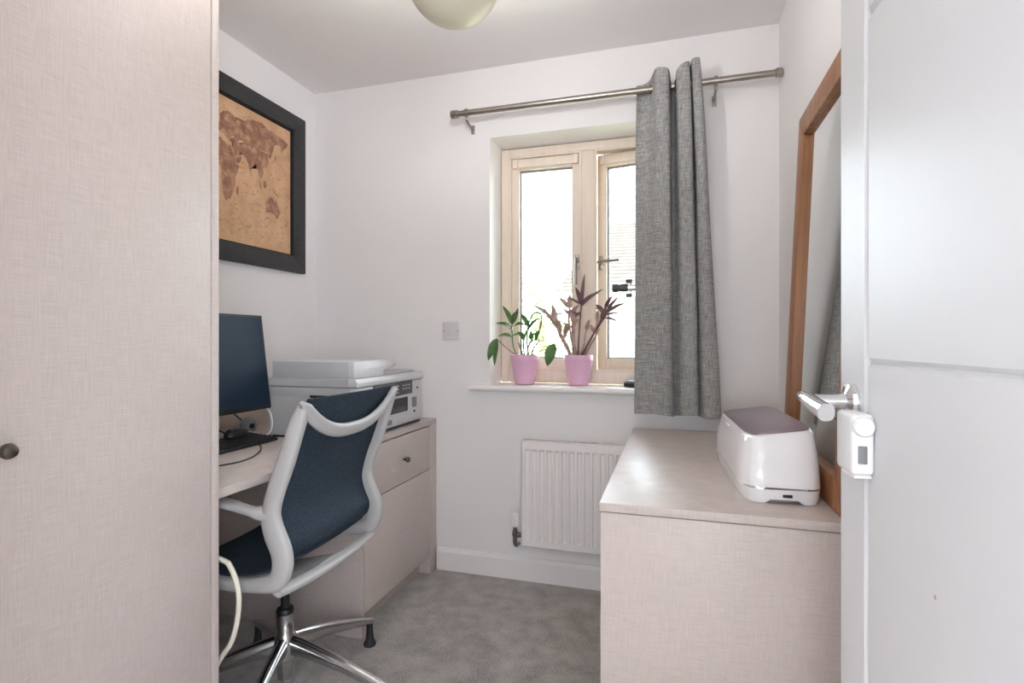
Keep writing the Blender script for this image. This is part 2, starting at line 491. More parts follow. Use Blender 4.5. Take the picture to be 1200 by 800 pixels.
# window sill board (nosed front with horns)
prof = []
for k in range(7):
    a = PI / 2 + PI * k / 6
    prof.append((2.370 + 0.014 + 0.014 * math.cos(a), SILL_Z - 0.014 + 0.014 * math.sin(a)))
bm = bmesh.new()
def strip(bm, prof, x0, x1):
    v0 = [bm.verts.new((x0, a, c)) for a, c in prof]; v1 = [bm.verts.new((x1, a, c)) for a, c in prof]
    n = len(prof)
    bm.faces.new(v0); bm.faces.new(v1[::-1])
    for k in range(n): bm.faces.new((v0[k], v0[(k + 1) % n], v1[(k + 1) % n], v1[k]))
strip(bm, prof + [(2.4095, SILL_Z - 0.028), (2.4095, SILL_Z)], -0.925, 0.130)
strip(bm, [(2.4095, SILL_Z - 0.028), (2.4095, SILL_Z), (2.575, SILL_Z), (2.575, SILL_Z - 0.028)], WX0, WX1)
o = finish('trim_1', bm, 'gloss', smooth=True, angle=40)
tag(o, 'white painted window sill board with rounded nose', None, None, 'structure')

# ---- the window: outer frame, mullion, two casements
win = thing('window_1', (-0.39, WY, SILL_Z), 'cream timber window with two casements', None, None, 'structure')
FX0, FX1, FZ0, FZ1 = WX0 + 0.004, WX1 - 0.004, SILL_Z, 2.063
fy0, fy1 = 2.575, 2.665
for nm, a in (('frame_jamb', (FX0, FX0 + 0.042, FZ0, FZ1)), ('frame_jamb', (FX1 - 0.042, FX1, FZ0, FZ1)),
              ('frame_head', (FX0 + 0.042, FX1 - 0.042, FZ1 - 0.042, FZ1)), ('frame_rail', (FX0 + 0.042, FX1 - 0.042, FZ0, FZ0 + 0.062)),
              ('mullion', (-0.423, -0.359, FZ0 + 0.062, FZ1 - 0.042))):
    box(nm, a[0], a[1], fy0, fy1, a[2], a[3], 'frame_wood', win, 0.004)

for (ox0, ox1) in ((FX0 + 0.042, -0.423), (-0.359, FX1 - 0.042)):
    oz0, oz1 = FZ0 + 0.062, FZ1 - 0.042
    bm = bmesh.new()
    for (a, b_, c, d_) in ((ox0, ox0 + 0.009, oz0, oz1), (ox1 - 0.009, ox1, oz0, oz1), (ox0 + 0.009, ox1 - 0.009, oz0, oz0 + 0.009), (ox0 + 0.009, ox1 - 0.009, oz1 - 0.007, oz1)):
        add_box(bm, a, b_, 2.5755, 2.5865, c, d_)
    finish('stop_bead', bm, 'frame_wood', win)

def casement(x0, x1, handle_right, rot, hinge_x):
    z0, z1 = FZ0 + 0.063, FZ1 - 0.044
    if rot:
        XF[0] = Matrix.Translation((hinge_x, 2.63, 0)) @ Matrix.Rotation(rot, 4, 'Z') @ Matrix.Translation((-hinge_x, -2.63, 0))
    y0, y1 = 2.588, 2.645
    st, tp, bt = 0.046, 0.060, 0.058
    # the casement hangs from the window as its part, its members are sub-parts
    bm = bmesh.new()
    add_box(bm, x0, x0 + st, y0, y1, z0, z1, 0.004)
    add_box(bm, x1 - st, x1, y0, y1, z0, z1, 0.004)
    add_box(bm, x0 + st, x1 - st, y0, y1, z1 - tp, z1, 0.003)
    add_box(bm, x0 + st, x1 - st, y0, y1, z0, z0 + bt, 0.003)
    if rot:                                   # weather lip along the opening edge
        add_box(bm, x0 - 0.022, x0 + 0.004, 2.6365, 2.647, z0, z1 - 0.004)
    cs = finish('casement', bm, 'frame_wood', win, smooth=True, angle=50)
    # dark spacer bar round the glass and the pane itself
    gx0, gx1, gz0, gz1 = x0 + st, x1 - st, z0 + bt, z1 - tp
    bm = bmesh.new()
    for (a, b_, c, d_) in ((gx0, gx0 + 0.006, gz0, gz1), (gx1 - 0.006, gx1, gz0, gz1), (gx0 + 0.006, gx1 - 0.006, gz1 - 0.007, gz1), (gx0 + 0.006, gx1 - 0.006, gz0, gz0 + 0.006)):
        add_box(bm, a, b_, 2.612, 2.630, c, d_)
    finish('spacer_bar', bm, 'grey', cs)
    box('glass_pane', gx0 + 0.001, gx1 - 0.001, 2.618, 2.624, gz0, gz1, 'glass', cs)
    # slim vent strip with end blocks near the top
    box('vent_strip', x0 + 0.02, x1 - 0.02, y0 - 0.011, y0 - 0.0005, z1 - 0.052, z1 - 0.010, 'frame_wood', cs, 0.003)
    for q in (x0 + 0.016, x1 - 0.040):
        box('vent_end', q, q + 0.026, y0 - 0.017, y0 - 0.0005, z1 - 0.054, z1 - 0.008, 'frame_wood', cs, 0.003)
    # espagnolette handle
    hx = (x1 - 0.020) if handle_right else (x0 + 0.022)
    hz = 1.490
    bm = bmesh.new(); add_box(bm, hx - 0.011, hx + 0.011, y0 - 0.008, y0, hz - 0.038, hz + 0.034, 0.004)
    add_lathe(bm, [(0.010, 0), (0.009, 0.022)], (hx, y0 - 0.006, hz), (0, -1, 0), 14)
    finish('handle_plate', bm, 'steel', cs, True)
    if handle_right:
        pts = [(hx, y0 - 0.026, hz + 0.012), (hx, y0 - 0.040, hz - 0.004), (hx, y0 - 0.046, hz - 0.04), (hx, y0 - 0.046, hz - 0.115)]
    else:
        pts = [(hx - 0.012, y0 - 0.026, hz), (hx + 0.012, y0 - 0.040, hz), (hx + 0.04, y0 - 0.046, hz), (hx + 0.105, y0 - 0.046, hz + 0.002)]
    sweep('window_handle', spline(pts, 18), [0.0065] * 8 + [0.0075] * 10, [0.0065] * 8 + [0.009] * 10, 'steel', cs, hint=(0, -1, 0.01), n=12)
    XF[0] = None
casement(FX0 + 0.044, -0.425, True, 0, 0)
casement(-0.357, FX1 - 0.044, False, R(-11.0), FX1 - 0.044)

# ------------------------------------------------------------------ the door (nearly parallel with the right wall)
DP = Vector((0.249, 0.952, 0))
XF[0] = Matrix.Translation(DP) @ Matrix.Rotation(R(3.8), 4, 'Z')
door = thing('door_1', (0.02, -0.38, 0.008), 'white panelled door standing open on the right', None, None, 'structure')
box('door_core', 0.006, 0.036, -0.762, 0.0, 0.008, 1.985, 'doorwhite', door, 0.001)
def raised(nm, y0, y1, z0, z1):
    bm = bmesh.new()
    c = 0.006
    for (xa, xb, f) in ((0.0065, 0.0, 1), (0.0355, 0.042, -1)):
        a = [bm.verts.new((xa, y, z)) for y, z in ((y0, z0), (y1, z0), (y1, z1), (y0, z1))]
        t = [bm.verts.new((xb, y, z)) for y, z in ((y0 + c, z0 + c), (y1 - c, z0 + c), (y1 - c, z1 - c), (y0 + c, z1 - c))]
        bm.faces.new(t)
        for k in range(4): bm.faces.new((a[k], a[(k + 1) % 4], t[(k + 1) % 4], t[k]))
        bm.faces.new(a)
    return finish(nm, bm, 'doorwhite', door)
gz = [0.008, 0.600, 1.080, 1.558, 1.985]
raised('stile', -0.099, 0.0, 0.008, 1.985)
raised('stile', -0.762, -0.663, 0.008, 1.985)
for k in range(4):
    raised('panel', -0.661, -0.101, gz[k] + 0.001, gz[k + 1] - 0.001)
bm = bmesh.new(); add_lathe(bm, [(0.0018, 0), (0.0015, 0.0006)], (-0.0001, -0.275, 0.838), (-1, 0, 0), 12)
for v in bm.verts: v.co.z = 0.838 + (v.co.z - 0.838) * 1.7
finish('red_smudge', bm, 'red_mark', door)
# lever handle: rose, neck and lever
HY, HZ = -0.056, 1.022
dh = lathe('door_handle', [(0.0262, 0), (0.0262, 0.004), (0.0245, 0.0085), (0.018, 0.0095), (0.0125, 0.012)], (-0.0002, HY, HZ), 'chrome', door, (-1, 0, 0), 32, 30)
lathe('neck', [(0.0112, 0.0), (0.0102, 0.012), (0.0098, 0.045), (0.0108, 0.056)], (-0.011, HY, HZ), 'chrome', dh, (-1, 0, 0), 24, 50)
lev = spline([(-0.062, HY + 0.014, HZ + 0.005), (-0.064, HY - 0.012, HZ + 0.003), (-0.064, HY - 0.045, HZ - 0.002), (-0.063, HY - 0.085, HZ - 0.007)], 16)
sweep('lever', lev, [0.0105] * 16, [0.0075 + 0.0045 * i / 15 for i in range(16)], 'chrome', dh, hint=(0, 0, 1), n=16, ex=2.6)
XF[0] = Matrix.Translation(DP) @ Matrix.Rotation(R(3.8), 4, 'Z')
# child safety lock stuck on the door below the handle
lock = thing('child_safety_lock', (-0.014, -0.10, 0.928), 'white plastic child safety lock stuck below the door handle', 'child lock')
box('lock_body', -0.0285, -0.0006, -0.130, -0.070, 0.930, 1.012, 'white_plastic', lock, 0.006, 3)
lathe('swivel_cap', [(0.0135, 0), (0.0135, 0.005), (0.0115, 0.0075)], (-0.0155, -0.1298, 0.996), 'white_plastic', lock, (0, -1, 0), 28, 40)
bm = bmesh.new(); add_box(bm, -0.0215, -0.0105, -0.1325, -0.1298, 0.946, 0.970, 0.0012)
finish('release_button', bm, 'grey', lock, True)
box('strap_end', -0.0235, -0.0006, -0.122, -0.078, 0.924, 0.9298, 'white_plastic', lock, 0.002)
XF[0] = None

# ------------------------------------------------------------------ the wardrobe
wr = thing('wardrobe', (-1.43, 0.62, 0), 'tall linen textured wardrobe filling the left foreground', 'wardrobe')
WF, WE = -1.070, 1.0605
box('carcass', XL + 0.002, WF - 0.022, 0.175, WE - 0.022, 0.0, HC - 0.004, 'laminate', wr)
box('end_panel', XL + 0.002, WF, WE - 0.0205, WE, 0.0, HC - 0.004, 'laminate', wr, 0.0012)
for (ya, yb, ky) in ((0.556, 1.036, 0.611), (0.178, 0.552, 0.505)):
    dr = box('wardrobe_door', WF - 0.020, WF, ya, yb, 0.085, HC - 0.03, 'laminate', wr, 0.001)
    lathe('knob', [(0.006, 0), (0.006, 0.010), (0.012, 0.016), (0.0135, 0.022), (0.011, 0.029), (0.004, 0.032)], (WF - 0.001, ky, 0.928), 'dark_metal', dr, (1, 0, 0), 20)
box('plinth', WF - 0.05, WF - 0.03, 0.18, WE - 0.022, 0.0, 0.085, 'laminate', wr)

# ------------------------------------------------------------------ desk: worktop, drawer cabinet
XD = -1.106
ZT = 0.732
wt = thing('desk_worktop', (-1.45, 1.73, ZT - 0.024), 'pale linen textured worktop running from wardrobe to window wall', 'worktop')
box('top_board', XL + 0.001, XD, WE + 0.001, D - 0.002, ZT - 0.024, ZT, 'laminate', wt, 0.001)
box('upstand', XL + 0.001, XL + 0.020, WE + 0.001, D - 0.002, ZT + 0.0002, ZT + 0.105, 'plinth', wt, 0.001)
dc = thing('drawer_cabinet', (-1.45, 2.08, 0), 'low desk cabinet with one drawer above a plain door, beside the skirting', 'cabinet')
CB0 = 1.752
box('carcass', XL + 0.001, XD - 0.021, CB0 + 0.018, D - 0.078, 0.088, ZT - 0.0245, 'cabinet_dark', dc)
box('side_panel', XL + 0.001, XD, CB0, CB0 + 0.0175, 0.0, ZT - 0.0245, 'laminate', dc, 0.001)
box('end_panel', XL + 0.001, XD, D - 0.073, D - 0.003, 0.0, ZT - 0.0245, 'laminate', dc, 0.001)
dw = box('drawer', XD - 0.0195, XD - 0.0002, CB0 + 0.020, D - 0.0755, 0.502, ZT - 0.030, 'laminate', dc, 0.001)
lathe('knob', [(0.005, 0), (0.005, 0.010), (0.010, 0.015), (0.0125, 0.021), (0.010, 0.028), (0.003, 0.031)], (XD - 0.001, 2.075, 0.600), 'dark_metal', dw, (1, 0, 0), 20)
box('cabinet_door', XD - 0.0195, XD - 0.0002, CB0 + 0.020, D - 0.0755, 0.088, 0.498, 'laminate', dc, 0.001)
box('plinth', XD - 0.075, XD - 0.060, CB0 + 0.018, D - 0.074, 0.0, 0.0875, 'plinth', dc)

# ------------------------------------------------------------------ dressing chest on the right
CX0, CY0, CY1, CZ = -0.163, 1.243, 2.342, 0.738
ch = thing('dressing_chest', (0.12, 1.8, 0), 'pale linen textured chest under the mirror, against the right wall', 'chest')
box('top_board', CX0, XR - 0.002, CY0, CY1, CZ - 0.020, CZ, 'laminate', ch, 0.0012)
box('side_panel', CX0 + 0.002, XR - 0.018, CY0 + 0.004, CY0 + 0.022, 0.0, CZ - 0.0225, 'laminate', ch, 0.001)
box('side_panel', CX0 + 0.002, XR - 0.018, CY1 - 0.022, CY1 - 0.004, 0.0, CZ - 0.0225, 'laminate', ch, 0.001)
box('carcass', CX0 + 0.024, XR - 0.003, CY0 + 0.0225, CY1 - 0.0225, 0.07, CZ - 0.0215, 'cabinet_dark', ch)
for (za, zb) in ((0.075, 0.285), (0.289, 0.499), (0.503, CZ - 0.026)):
    box('drawer_front', CX0 + 0.003, CX0 + 0.0235, CY0 + 0.024, CY1 - 0.024, za, zb, 'laminate', ch, 0.001)

# ------------------------------------------------------------------ radiator
rad = thing('radiator', (-0.415, 2.36, 0.178), 'white panel radiator with vertical flutes below the window', 'radiator')
RX0, RX1, RZ0, RZ1, RY = -0.658, -0.168, 0.178, 0.652, 2.345
cols = []
pitch = 0.0340
x = RX0 + 0.010
prof = [(RX0, 0.004), (RX0 + 0.003, 0.0)]
nfl = int((RX1 - RX0 - 0.02) / pitch)
for k in range(nfl):
    a = RX0 + 0.014 + k * pitch
    prof += [(a, 0.0), (a + 0.005, 0.0075), (a + 0.019, 0.0075), (a + 0.024, 0.0)]
prof += [(RX1 - 0.003, 0.0), (RX1, 0.004)]
zs = [(RZ0, 0.0, 0.004), (RZ0 + 0.003, 0.0, 0.0), (RZ0 + 0.030, 0.0, 0.0), (RZ0 + 0.042, 1.0, 0.0), (RZ1 - 0.042, 1.0, 0.0), (RZ1 - 0.034, 0.0, 0.0), (RZ1 - 0.003, 0.0, 0.0), (RZ1, 0.0, 0.004)]
rows = [[(px_, RY + (dy * f if dy > 0.0045 else dy) + e, z) for px_, dy in prof] for z, f, e in zs]
sheet('front_panel', rows, 'radiator', rad, thick=-0.004, smooth=True, angle=25)
box('water_panel', RX0 + 0.012, RX1 - 0.012, RY + 0.013, RY + 0.022, RZ0 + 0.004, RZ1 - 0.004, 'radiator', rad)
box('side_cover', RX0 - 0.002, RX0 + 0.001, RY + 0.006, RY + 0.048, RZ0 + 0.006, RZ1 + 0.004, 'radiator', rad, 0.001)
box('side_cover', RX1 - 0.001, RX1 + 0.002, RY + 0.006, RY + 0.048, RZ0 + 0.006, RZ1 + 0.004, 'radiator', rad, 0.001)
bm = bmesh.new()
add_box(bm, RX0 + 0.001, RX1 - 0.001, RY + 0.006, RY + 0.010, RZ1 + 0.0005, RZ1 + 0.005)
add_box(bm, RX0 + 0.001, RX1 - 0.001, RY + 0.044, RY + 0.048, RZ1 + 0.0005, RZ1 + 0.010)
k = RX0 + 0.02
while k < RX1 - 0.02:
    add_box(bm, k, k + 0.0035, RY + 0.010, RY + 0.044, RZ1 + 0.001, RZ1 + 0.006)
    k += 0.010
tag(finish('top_grille', bm, 'radiator', rad), None, None, None, 'stuff')
box('wall_bracket', RX0 + 0.09, RX0 + 0.12, RY + 0.022, D, RZ1 - 0.12, RZ1 - 0.05, 'radiator', rad)
box('wall_bracket', RX1 - 0.12, RX1 - 0.09, RY + 0.022, D, RZ1 - 0.12, RZ1 - 0.05, 'radiator', rad)
VX = -0.694
vb = lathe('valve_body', [(0.010, 0), (0.010, 0.03), (0.013, 0.032), (0.013, 0.052), (0.009, 0.054), (0.009, 0.075)], (VX, RY + 0.018, 0.185), 'brass_valve', rad, (0, 0, 1), 16, 40)
rod('valve_tail', (VX, RY + 0.018, 0.222), (RX0 + 0.004, RY + 0.018, 0.222), 0.009, 'brass_valve', vb)
lathe('valve_nut', [(0.0135, 0), (0.0135, 0.014)], (VX + 0.013, RY + 0.018, 0.222), 'brass_valve', vb, (1, 0, 0), 6, 10)
sweep('supply_pipe', spline([(VX, RY + 0.018, 0.190), (VX, RY + 0.018, 0.178), (VX + 0.004, RY + 0.030, 0.168), (VX + 0.006, D - 0.002, 0.166)], 14), 0.0075, 0.0075, 'brass_valve', vb, hint=(1, 0, 0), n=12)
th_ = lathe('thermostat_head', [(0.014, 0), (0.0205, 0.006), (0.0215, 0.03), (0.0205, 0.05), (0.018, 0.062), (0.012, 0.066)], (VX, RY + 0.018, 0.258), 'white_plastic', rad, (0, 0, 1), 24, 40)
for k in range(10):
    a = 2 * PI * k / 10
    rod('grip_rib', (VX + 0.0213 * math.cos(a), RY + 0.018 + 0.0213 * math.sin(a), 0.268), (VX + 0.020 * math.cos(a), RY + 0.018 + 0.020 * math.sin(a), 0.308), 0.0022, 'white_plastic', th_, n=6)

# ------------------------------------------------------------------ light switch
sw = thing('light_switch', (-1.028, D, 1.112), 'square white wall switch beside the window', 'switch')
box('plate', -1.072, -0.985, D - 0.0095, D - 0.0002, 1.112, 1.199, 'switch', sw, 0.003)
bm = bmesh.new(); add_box(bm, -1.038, -1.019, D - 0.014, D - 0.0096, 1.138, 1.172, 0.0015)
finish('rocker', bm, 'switch', sw, True)
for sx in (-1.062, -0.995):
    lathe('screw', [(0.0032, 0), (0.0028, 0.001)], (sx, D - 0.0096, 1.1555), 'steel', sw, (0, -1, 0), 10)

# ------------------------------------------------------------------ framed world map on the left wall
pic = thing('framed_map', (XL, 1.774, 1.443), 'large antique world map print in a wide black frame', 'picture')
PY0, PY1, PZ0, PZ1, FW = 1.255, 2.296, 1.443, 2.212, 0.084
fx0, fx1 = XL + 0.001, XL + 0.028
def miter(nm, poly):
    prism(nm, poly, fx0, fx1, 'picture_frame', pic, axis='x', bev=0.002)
iy0, iy1, iz0, iz1 = PY0 + FW, PY1 - FW, PZ0 + FW - 0.006, PZ1 - FW + 0.006
miter('frame_rail', [(PY0, PZ1), (PY1, PZ1), (iy1, iz1), (iy0, iz1)])
miter('frame_rail', [(PY0, PZ0), (PY1, PZ0), (iy1, iz0), (iy0, iz0)])
miter('frame_stile', [(PY0, PZ0), (PY0, PZ1), (iy0, iz1), (iy0, iz0)])
miter('frame_stile', [(PY1, PZ0), (PY1, PZ1), (iy1, iz1), (iy1, iz0)])
bm = bmesh.new()
for (a, b_, c, d_) in ((iy0 - 0.001, iy1 + 0.001, iz1 - 0.007, iz1 + 0.001), (iy0 - 0.001, iy1 + 0.001, iz0 - 0.001, iz0 + 0.007), (iy0 - 0.001, iy0 + 0.007, iz0, iz1), (iy1 - 0.007, iy1 + 0.001, iz0, iz1)):
    add_box(bm, fx0, fx0 + 0.014, a, b_, c, d_)
finish('inner_lip', bm, 'frame_lip', pic)
mp_ = box('map_print', fx0, fx0 + 0.008, iy0, iy1, iz0, iz1, 'map_paper', pic)
LAND = {
 'africa': [(-6,35),(10,37),(20,32),(32,31),(36,24),(43,12),(51,11),(45,2),(40,-5),(40,-15),(35,-24),(30,-32),(20,-35),(15,-28),(12,-16),(13,-6),(9,2),(5,6),(-8,5),(-15,12),(-16,21),(-10,30)],
 'europe': [(-9,43),(-2,48),(5,53),(9,57),(6,61),(15,69),(28,71),(45,67),(60,69),(60,42),(52,45),(48,40),(40,43),(34,45),(30,42),(26,38),(21,38),(17,42),(8,44),(3,43),(-1,37),(-9,37)],
 'middle_east': [(27,37),(30,41),(40,42),(48,39),(54,37),(60,42),(66,40),(66,25),(57,26),(50,30),(52,25),(57,23),(52,16),(44,13),(39,21),(35,29),(36,36)],
 'siberia': [(60,42),(60,69),(72,73),(90,76),(105,78),(120,73),(140,73),(160,70),(178,67),(170,60),(162,56),(157,51),(154,59),(142,58),(136,54),(132,43),(100,42),(80,40),(66,40)],
 'east_asia': [(66,40),(80,40),(100,42),(132,43),(127,36),(122,40),(118,38),(122,31),(117,23),(108,21),(109,13),(105,9),(101,13),(103,2),(99,9),(95,16),(90,22),(80,15),(77,8),(73,18),(66,25)],
 'australia': [(114,-22),(122,-17),(130,-12),(136,-12),(136,-16),(140,-17),(142,-11),(146,-19),(153,-27),(150,-37),(144,-39),(138,-34),(130,-32),(122,-34),(115,-34)],
 'sumatra': [(95,5),(101,1),(106,-6),(102,-5),(98,0)],
 'borneo': [(109,1),(116,6),(119,3),(116,-4),(110,-3)],
 'new_guinea': [(131,-1),(138,-2),(147,-7),(150,-10),(143,-8),(138,-7)],
 'madagascar': [(44,-17),(49,-13),(50,-17),(47,-25),(44,-23)],
 'japan': [(130,32),(136,34),(141,39),(144,44),(140,43),(138,37)],
 'new_zealand': [(167,-46),(173,-41),(176,-37),(178,-38),(174,-42),(169,-47)],
 'britain': [(-5,50),(1,52),(-2,58),(-5,58),(-4,54)],
 'greenland': [(-45,60),(-22,70),(-18,80),(-40,83),(-65,80),(-55,70)],
 'north_america': [(-165,62),(-160,70),(-130,70),(-95,72),(-80,68),(-62,58),(-56,50),(-68,44),(-76,36),(-81,27),(-84,30),(-97,27),(-97,20),(-88,21),(-84,11),(-95,16),(-105,20),(-113,30),(-124,42),(-130,54),(-150,60)],
 'south_america': [(-78,8),(-62,10),(-50,1),(-35,-7),(-40,-20),(-50,-28),(-58,-38),(-66,-48),(-68,-55),(-74,-50),(-72,-30),(-71,-18),(-80,-5)],
}
def mpt(lon, lat, dx=0.0):
    return (fx0 + 0.0083 + dx, min(max(1.809 + (lon - 20) * 0.00242, iy0 + 0.01), iy1 - 0.01), 1.699 + (lat + 34) * 0.00356)
rng = random.Random(3)
for nm, pts in LAND.items():
    bm = bmesh.new()
    ring = []
    for i in range(len(pts)):
        a, b_ = pts[i], pts[(i + 1) % len(pts)]
        for q in range(3):
            t = q / 3
            j = 1.2 if q else 0.0
            ring.append((a[0] + (b_[0] - a[0]) * t + rng.uniform(-j, j) * 0.6, a[1] + (b_[1] - a[1]) * t + rng.uniform(-j, j)))
    vsn = [bm.verts.new(mpt(*p)) for p in ring]
    f = bm.faces.new(vsn)
    bmesh.ops.triangulate(bm, faces=[f], quad_method='BEAUTY', ngon_method='EAR_CLIP')
    finish('printed_land', bm, 'map_land', mp_)
# scattered fine lettering and coast hatching
bm = bmesh.new()
for k in range(420):
    lon = rng.uniform(-20, 182); lat = rng.uniform(-75, 78)
    w, hgt = rng.uniform(1.2, 6.0), rng.uniform(0.5, 1.1)
    tl = rng.uniform(-0.35, 0.35)
    c = [mpt(lon, lat, 0.0003), mpt(lon + w, lat + w * tl, 0.0003), mpt(lon + w, lat + w * tl + hgt, 0.0003), mpt(lon, lat + hgt, 0.0003)]
    bm.faces.new([bm.verts.new(p) for p in c])
tag(finish('printed_ink', bm, 'map_ink', mp_), None, None, None, 'stuff')

# ------------------------------------------------------------------ curtain pole
RZP, RYP = 2.158, 2.318
pole = thing('curtain_pole', (-0.29, RYP, RZP), 'brushed steel curtain pole above the window', 'curtain pole')
rod('pole', (-0.955, RYP, RZP), (0.385, RYP, RZP), 0.0135, 'steel', pole, n=20)
lathe('finial', [(0.0145, 0), (0.0185, 0.003), (0.0185, 0.010), (0.015, 0.012), (0.015, 0.016), (0.0195, 0.018), (0.0195, 0.034), (0.017, 0.037)], (-0.953, RYP, RZP), 'steel', pole, (-1, 0, 0), 24, 30)
lathe('finial', [(0.0145, 0), (0.018, 0.002), (0.018, 0.022), (0.016, 0.025)], (0.383, RYP, RZP), 'steel', pole, (1, 0, 0), 24, 30)
for bx_ in (-0.915, 0.165):
    br = lathe('bracket_ring', [(0.0145, 0), (0.019, 0.0005), (0.019, 0.014), (0.0145, 0.0145)], (bx_ - 0.007, RYP, RZP), 'steel', pole, (1, 0, 0), 20, 30)
    sweep('bracket_arm', spline([(bx_, RYP + 0.004, RZP - 0.017), (bx_, RYP + 0.014, RZP - 0.035), (bx_, D - 0.02, RZP - 0.044), (bx_, D - 0.004, RZP - 0.044)], 14), 0.006, 0.004, 'steel', br, hint=(0, 0.3, 1), n=10)
    box('bracket_plate', bx_ - 0.009, bx_ + 0.009, D - 0.006, D - 0.0003, RZP - 0.066, RZP - 0.024, 'steel', br, 0.002)
    lathe('grub_screw', [(0.004, 0), (0.004, 0.006)], (bx_, RYP, RZP - 0.0185), 'steel', br, (0, 0, -1), 10)

# ------------------------------------------------------------------ curtain
cur = thing('curtain', (0.0, RYP, 0.80), 'short charcoal linen eyelet curtain drawn to the right of the window', 'curtain')
top_pl = [(-0.148, 0.018), (-0.128, 0.036), (-0.100, 0.030), (-0.082, -0.012), (-0.070, -0.042), (-0.048, -0.050), (-0.022, -0.046), (-0.013, -0.012), (-0.010, 0.030), (0.000, 0.042), (0.008, 0.026),
          (0.010, -0.012), (0.014, -0.044), (0.036, -0.050), (0.060, -0.046), (0.0635, -0.016), (0.064, 0.018), (0.068, -0.012), (0.071, -0.044), (0.086, -0.050), (0.100, -0.044), (0.103, -0.010), (0.098, 0.030)]
bot_pl = [(-0.158, 0.008), (-0.130, -0.014), (-0.105, -0.024), (-0.080, -0.026), (-0.055, -0.030), (-0.030, -0.026), (-0.006, -0.014), (0.004, 0.006), (0.000, 0.028), (0.008, 0.030), (0.020, 0.012),
          (0.030, -0.014), (0.048, -0.032), (0.070, -0.036), (0.092, -0.028), (0.102, -0.006), (0.100, 0.016), (0.108, 0.004), (0.118, -0.020), (0.140, -0.032), (0.164, -0.028), (0.184, -0.012), (0.186, 0.016)]
NA, NZ = 120, 60
ta, ba = spline(top_pl, NA), spline(bot_pl, NA)
ztop = spline([(2.188,), (2.200,), (2.212,), (2.222,), (2.216,), (2.205,), (2.188,), (2.186,), (2.20,), (2.226,), (2.232,), (2.236,), (2.236,), (2.240,), (2.240,), (2.24,)], NA)
rows = []
for j in range(NZ + 1):
    t = j / NZ
    s = t ** 0.8
    row = []
    for i in range(NA):
        zt = ztop[i][0]; zb = 0.800 + 0.006 * math.sin(i * 0.11)
        z = zt + (zb - zt) * t
        x = ta[i][0] * (1 - s) + ba[i][0] * s
        y = ta[i][1] * (1 - s) + ba[i][1] * s
        w = math.sin(PI * t)
        x += w * 0.005 * mnoise.noise(Vector((i * 0.05, t * 3, 1.7)))
        y += w * 0.010 * mnoise.noise(Vector((i * 0.06, t * 4, 7.3)))
        row.append((x, RYP + y, z))
    rows.append(row)
sheet('fabric', rows, 'curtain', cur, thick=0.0022, smooth=True, angle=80)
def ring_at(x, y, tiltv):
    bm = bmesh.new()
    ax = Vector(tiltv).normalized(); a = ax.orthogonal().normalized(); b_ = ax.cross(a)
    cN = Vector((x, y, RZP)); n, q = 24, 8
    V = [[bm.verts.new(cN + (a * math.cos(2 * PI * i / n) + b_ * math.sin(2 * PI * i / n)) * (0.0195 + 0.0045 * math.cos(2 * PI * k / q)) + ax * 0.003 * math.sin(2 * PI * k / q)) for k in range(q)] for i in range(n)]
    for i in range(n):
        for k in range(q):
            bm.faces.new((V[i][k], V[(i + 1) % n][k], V[(i + 1) % n][(k + 1) % q], V[i][(k + 1) % q]))
    finish('eyelet', bm, 'steel', cur, True)
for ex_, t_ in ((-0.086, (1, 0.5, 0)), (-0.012, (1, 0.1, 0)), (0.009, (1, -0.1, 0)), (0.064, (1, 0.05, 0)), (0.102, (1, 0.1, 0))):
    ring_at(ex_, RYP, t_)

# ------------------------------------------------------------------ leaning mirror on the chest
MB, MT = 0.335, 0.384        # x of the frame's front face at bottom and top
mz0, mz1 = CZ + 0.0008, 1.812
lean = math.atan2(MT - MB, mz1 - mz0)
# local: u along y, w up the mirror, front face at local x=0, back at +0.028
XF[0] = Matrix.Translation((MB, 0, mz0)) @ Matrix.Rotation(lean, 4, 'Y')
mir = thing('leaning_mirror', (0.014, 1.59, 0.001), 'tall mirror in a brown wooden frame leaning against the right wall', 'mirror')
my0, my1, mh, mw = 1.265, 1.905, (mz1 - mz0) / math.cos(lean) , 0.072
def mmit(nm, poly):
    prism(nm, poly, 0.0, 0.026, 'mirror_wood', mir, axis='x', bev=0.003)
mmit('frame_rail', [(my0, 0.0), (my1, 0.0), (my1 - mw, mw), (my0 + mw, mw)])
mmit('frame_rail', [(my0, mh), (my1, mh), (my1 - mw, mh - mw), (my0 + mw, mh - mw)])
mmit('frame_stile', [(my0, 0.0), (my0, mh), (my0 + mw, mh - mw), (my0 + mw, mw)])
mmit('frame_stile', [(my1, 0.0), (my1, mh), (my1 - mw, mh - mw), (my1 - mw, mw)])
box('mirror_glass', 0.016, 0.020, my0 + mw - 0.006, my1 - mw + 0.006, mw - 0.006, mh - mw + 0.006, 'mirror', mir)
box('backing_board', 0.0202, 0.0265, my0 + 0.01, my1 - 0.01, 0.01, mh - 0.01, 'plinth', mir)
XF[0] = None

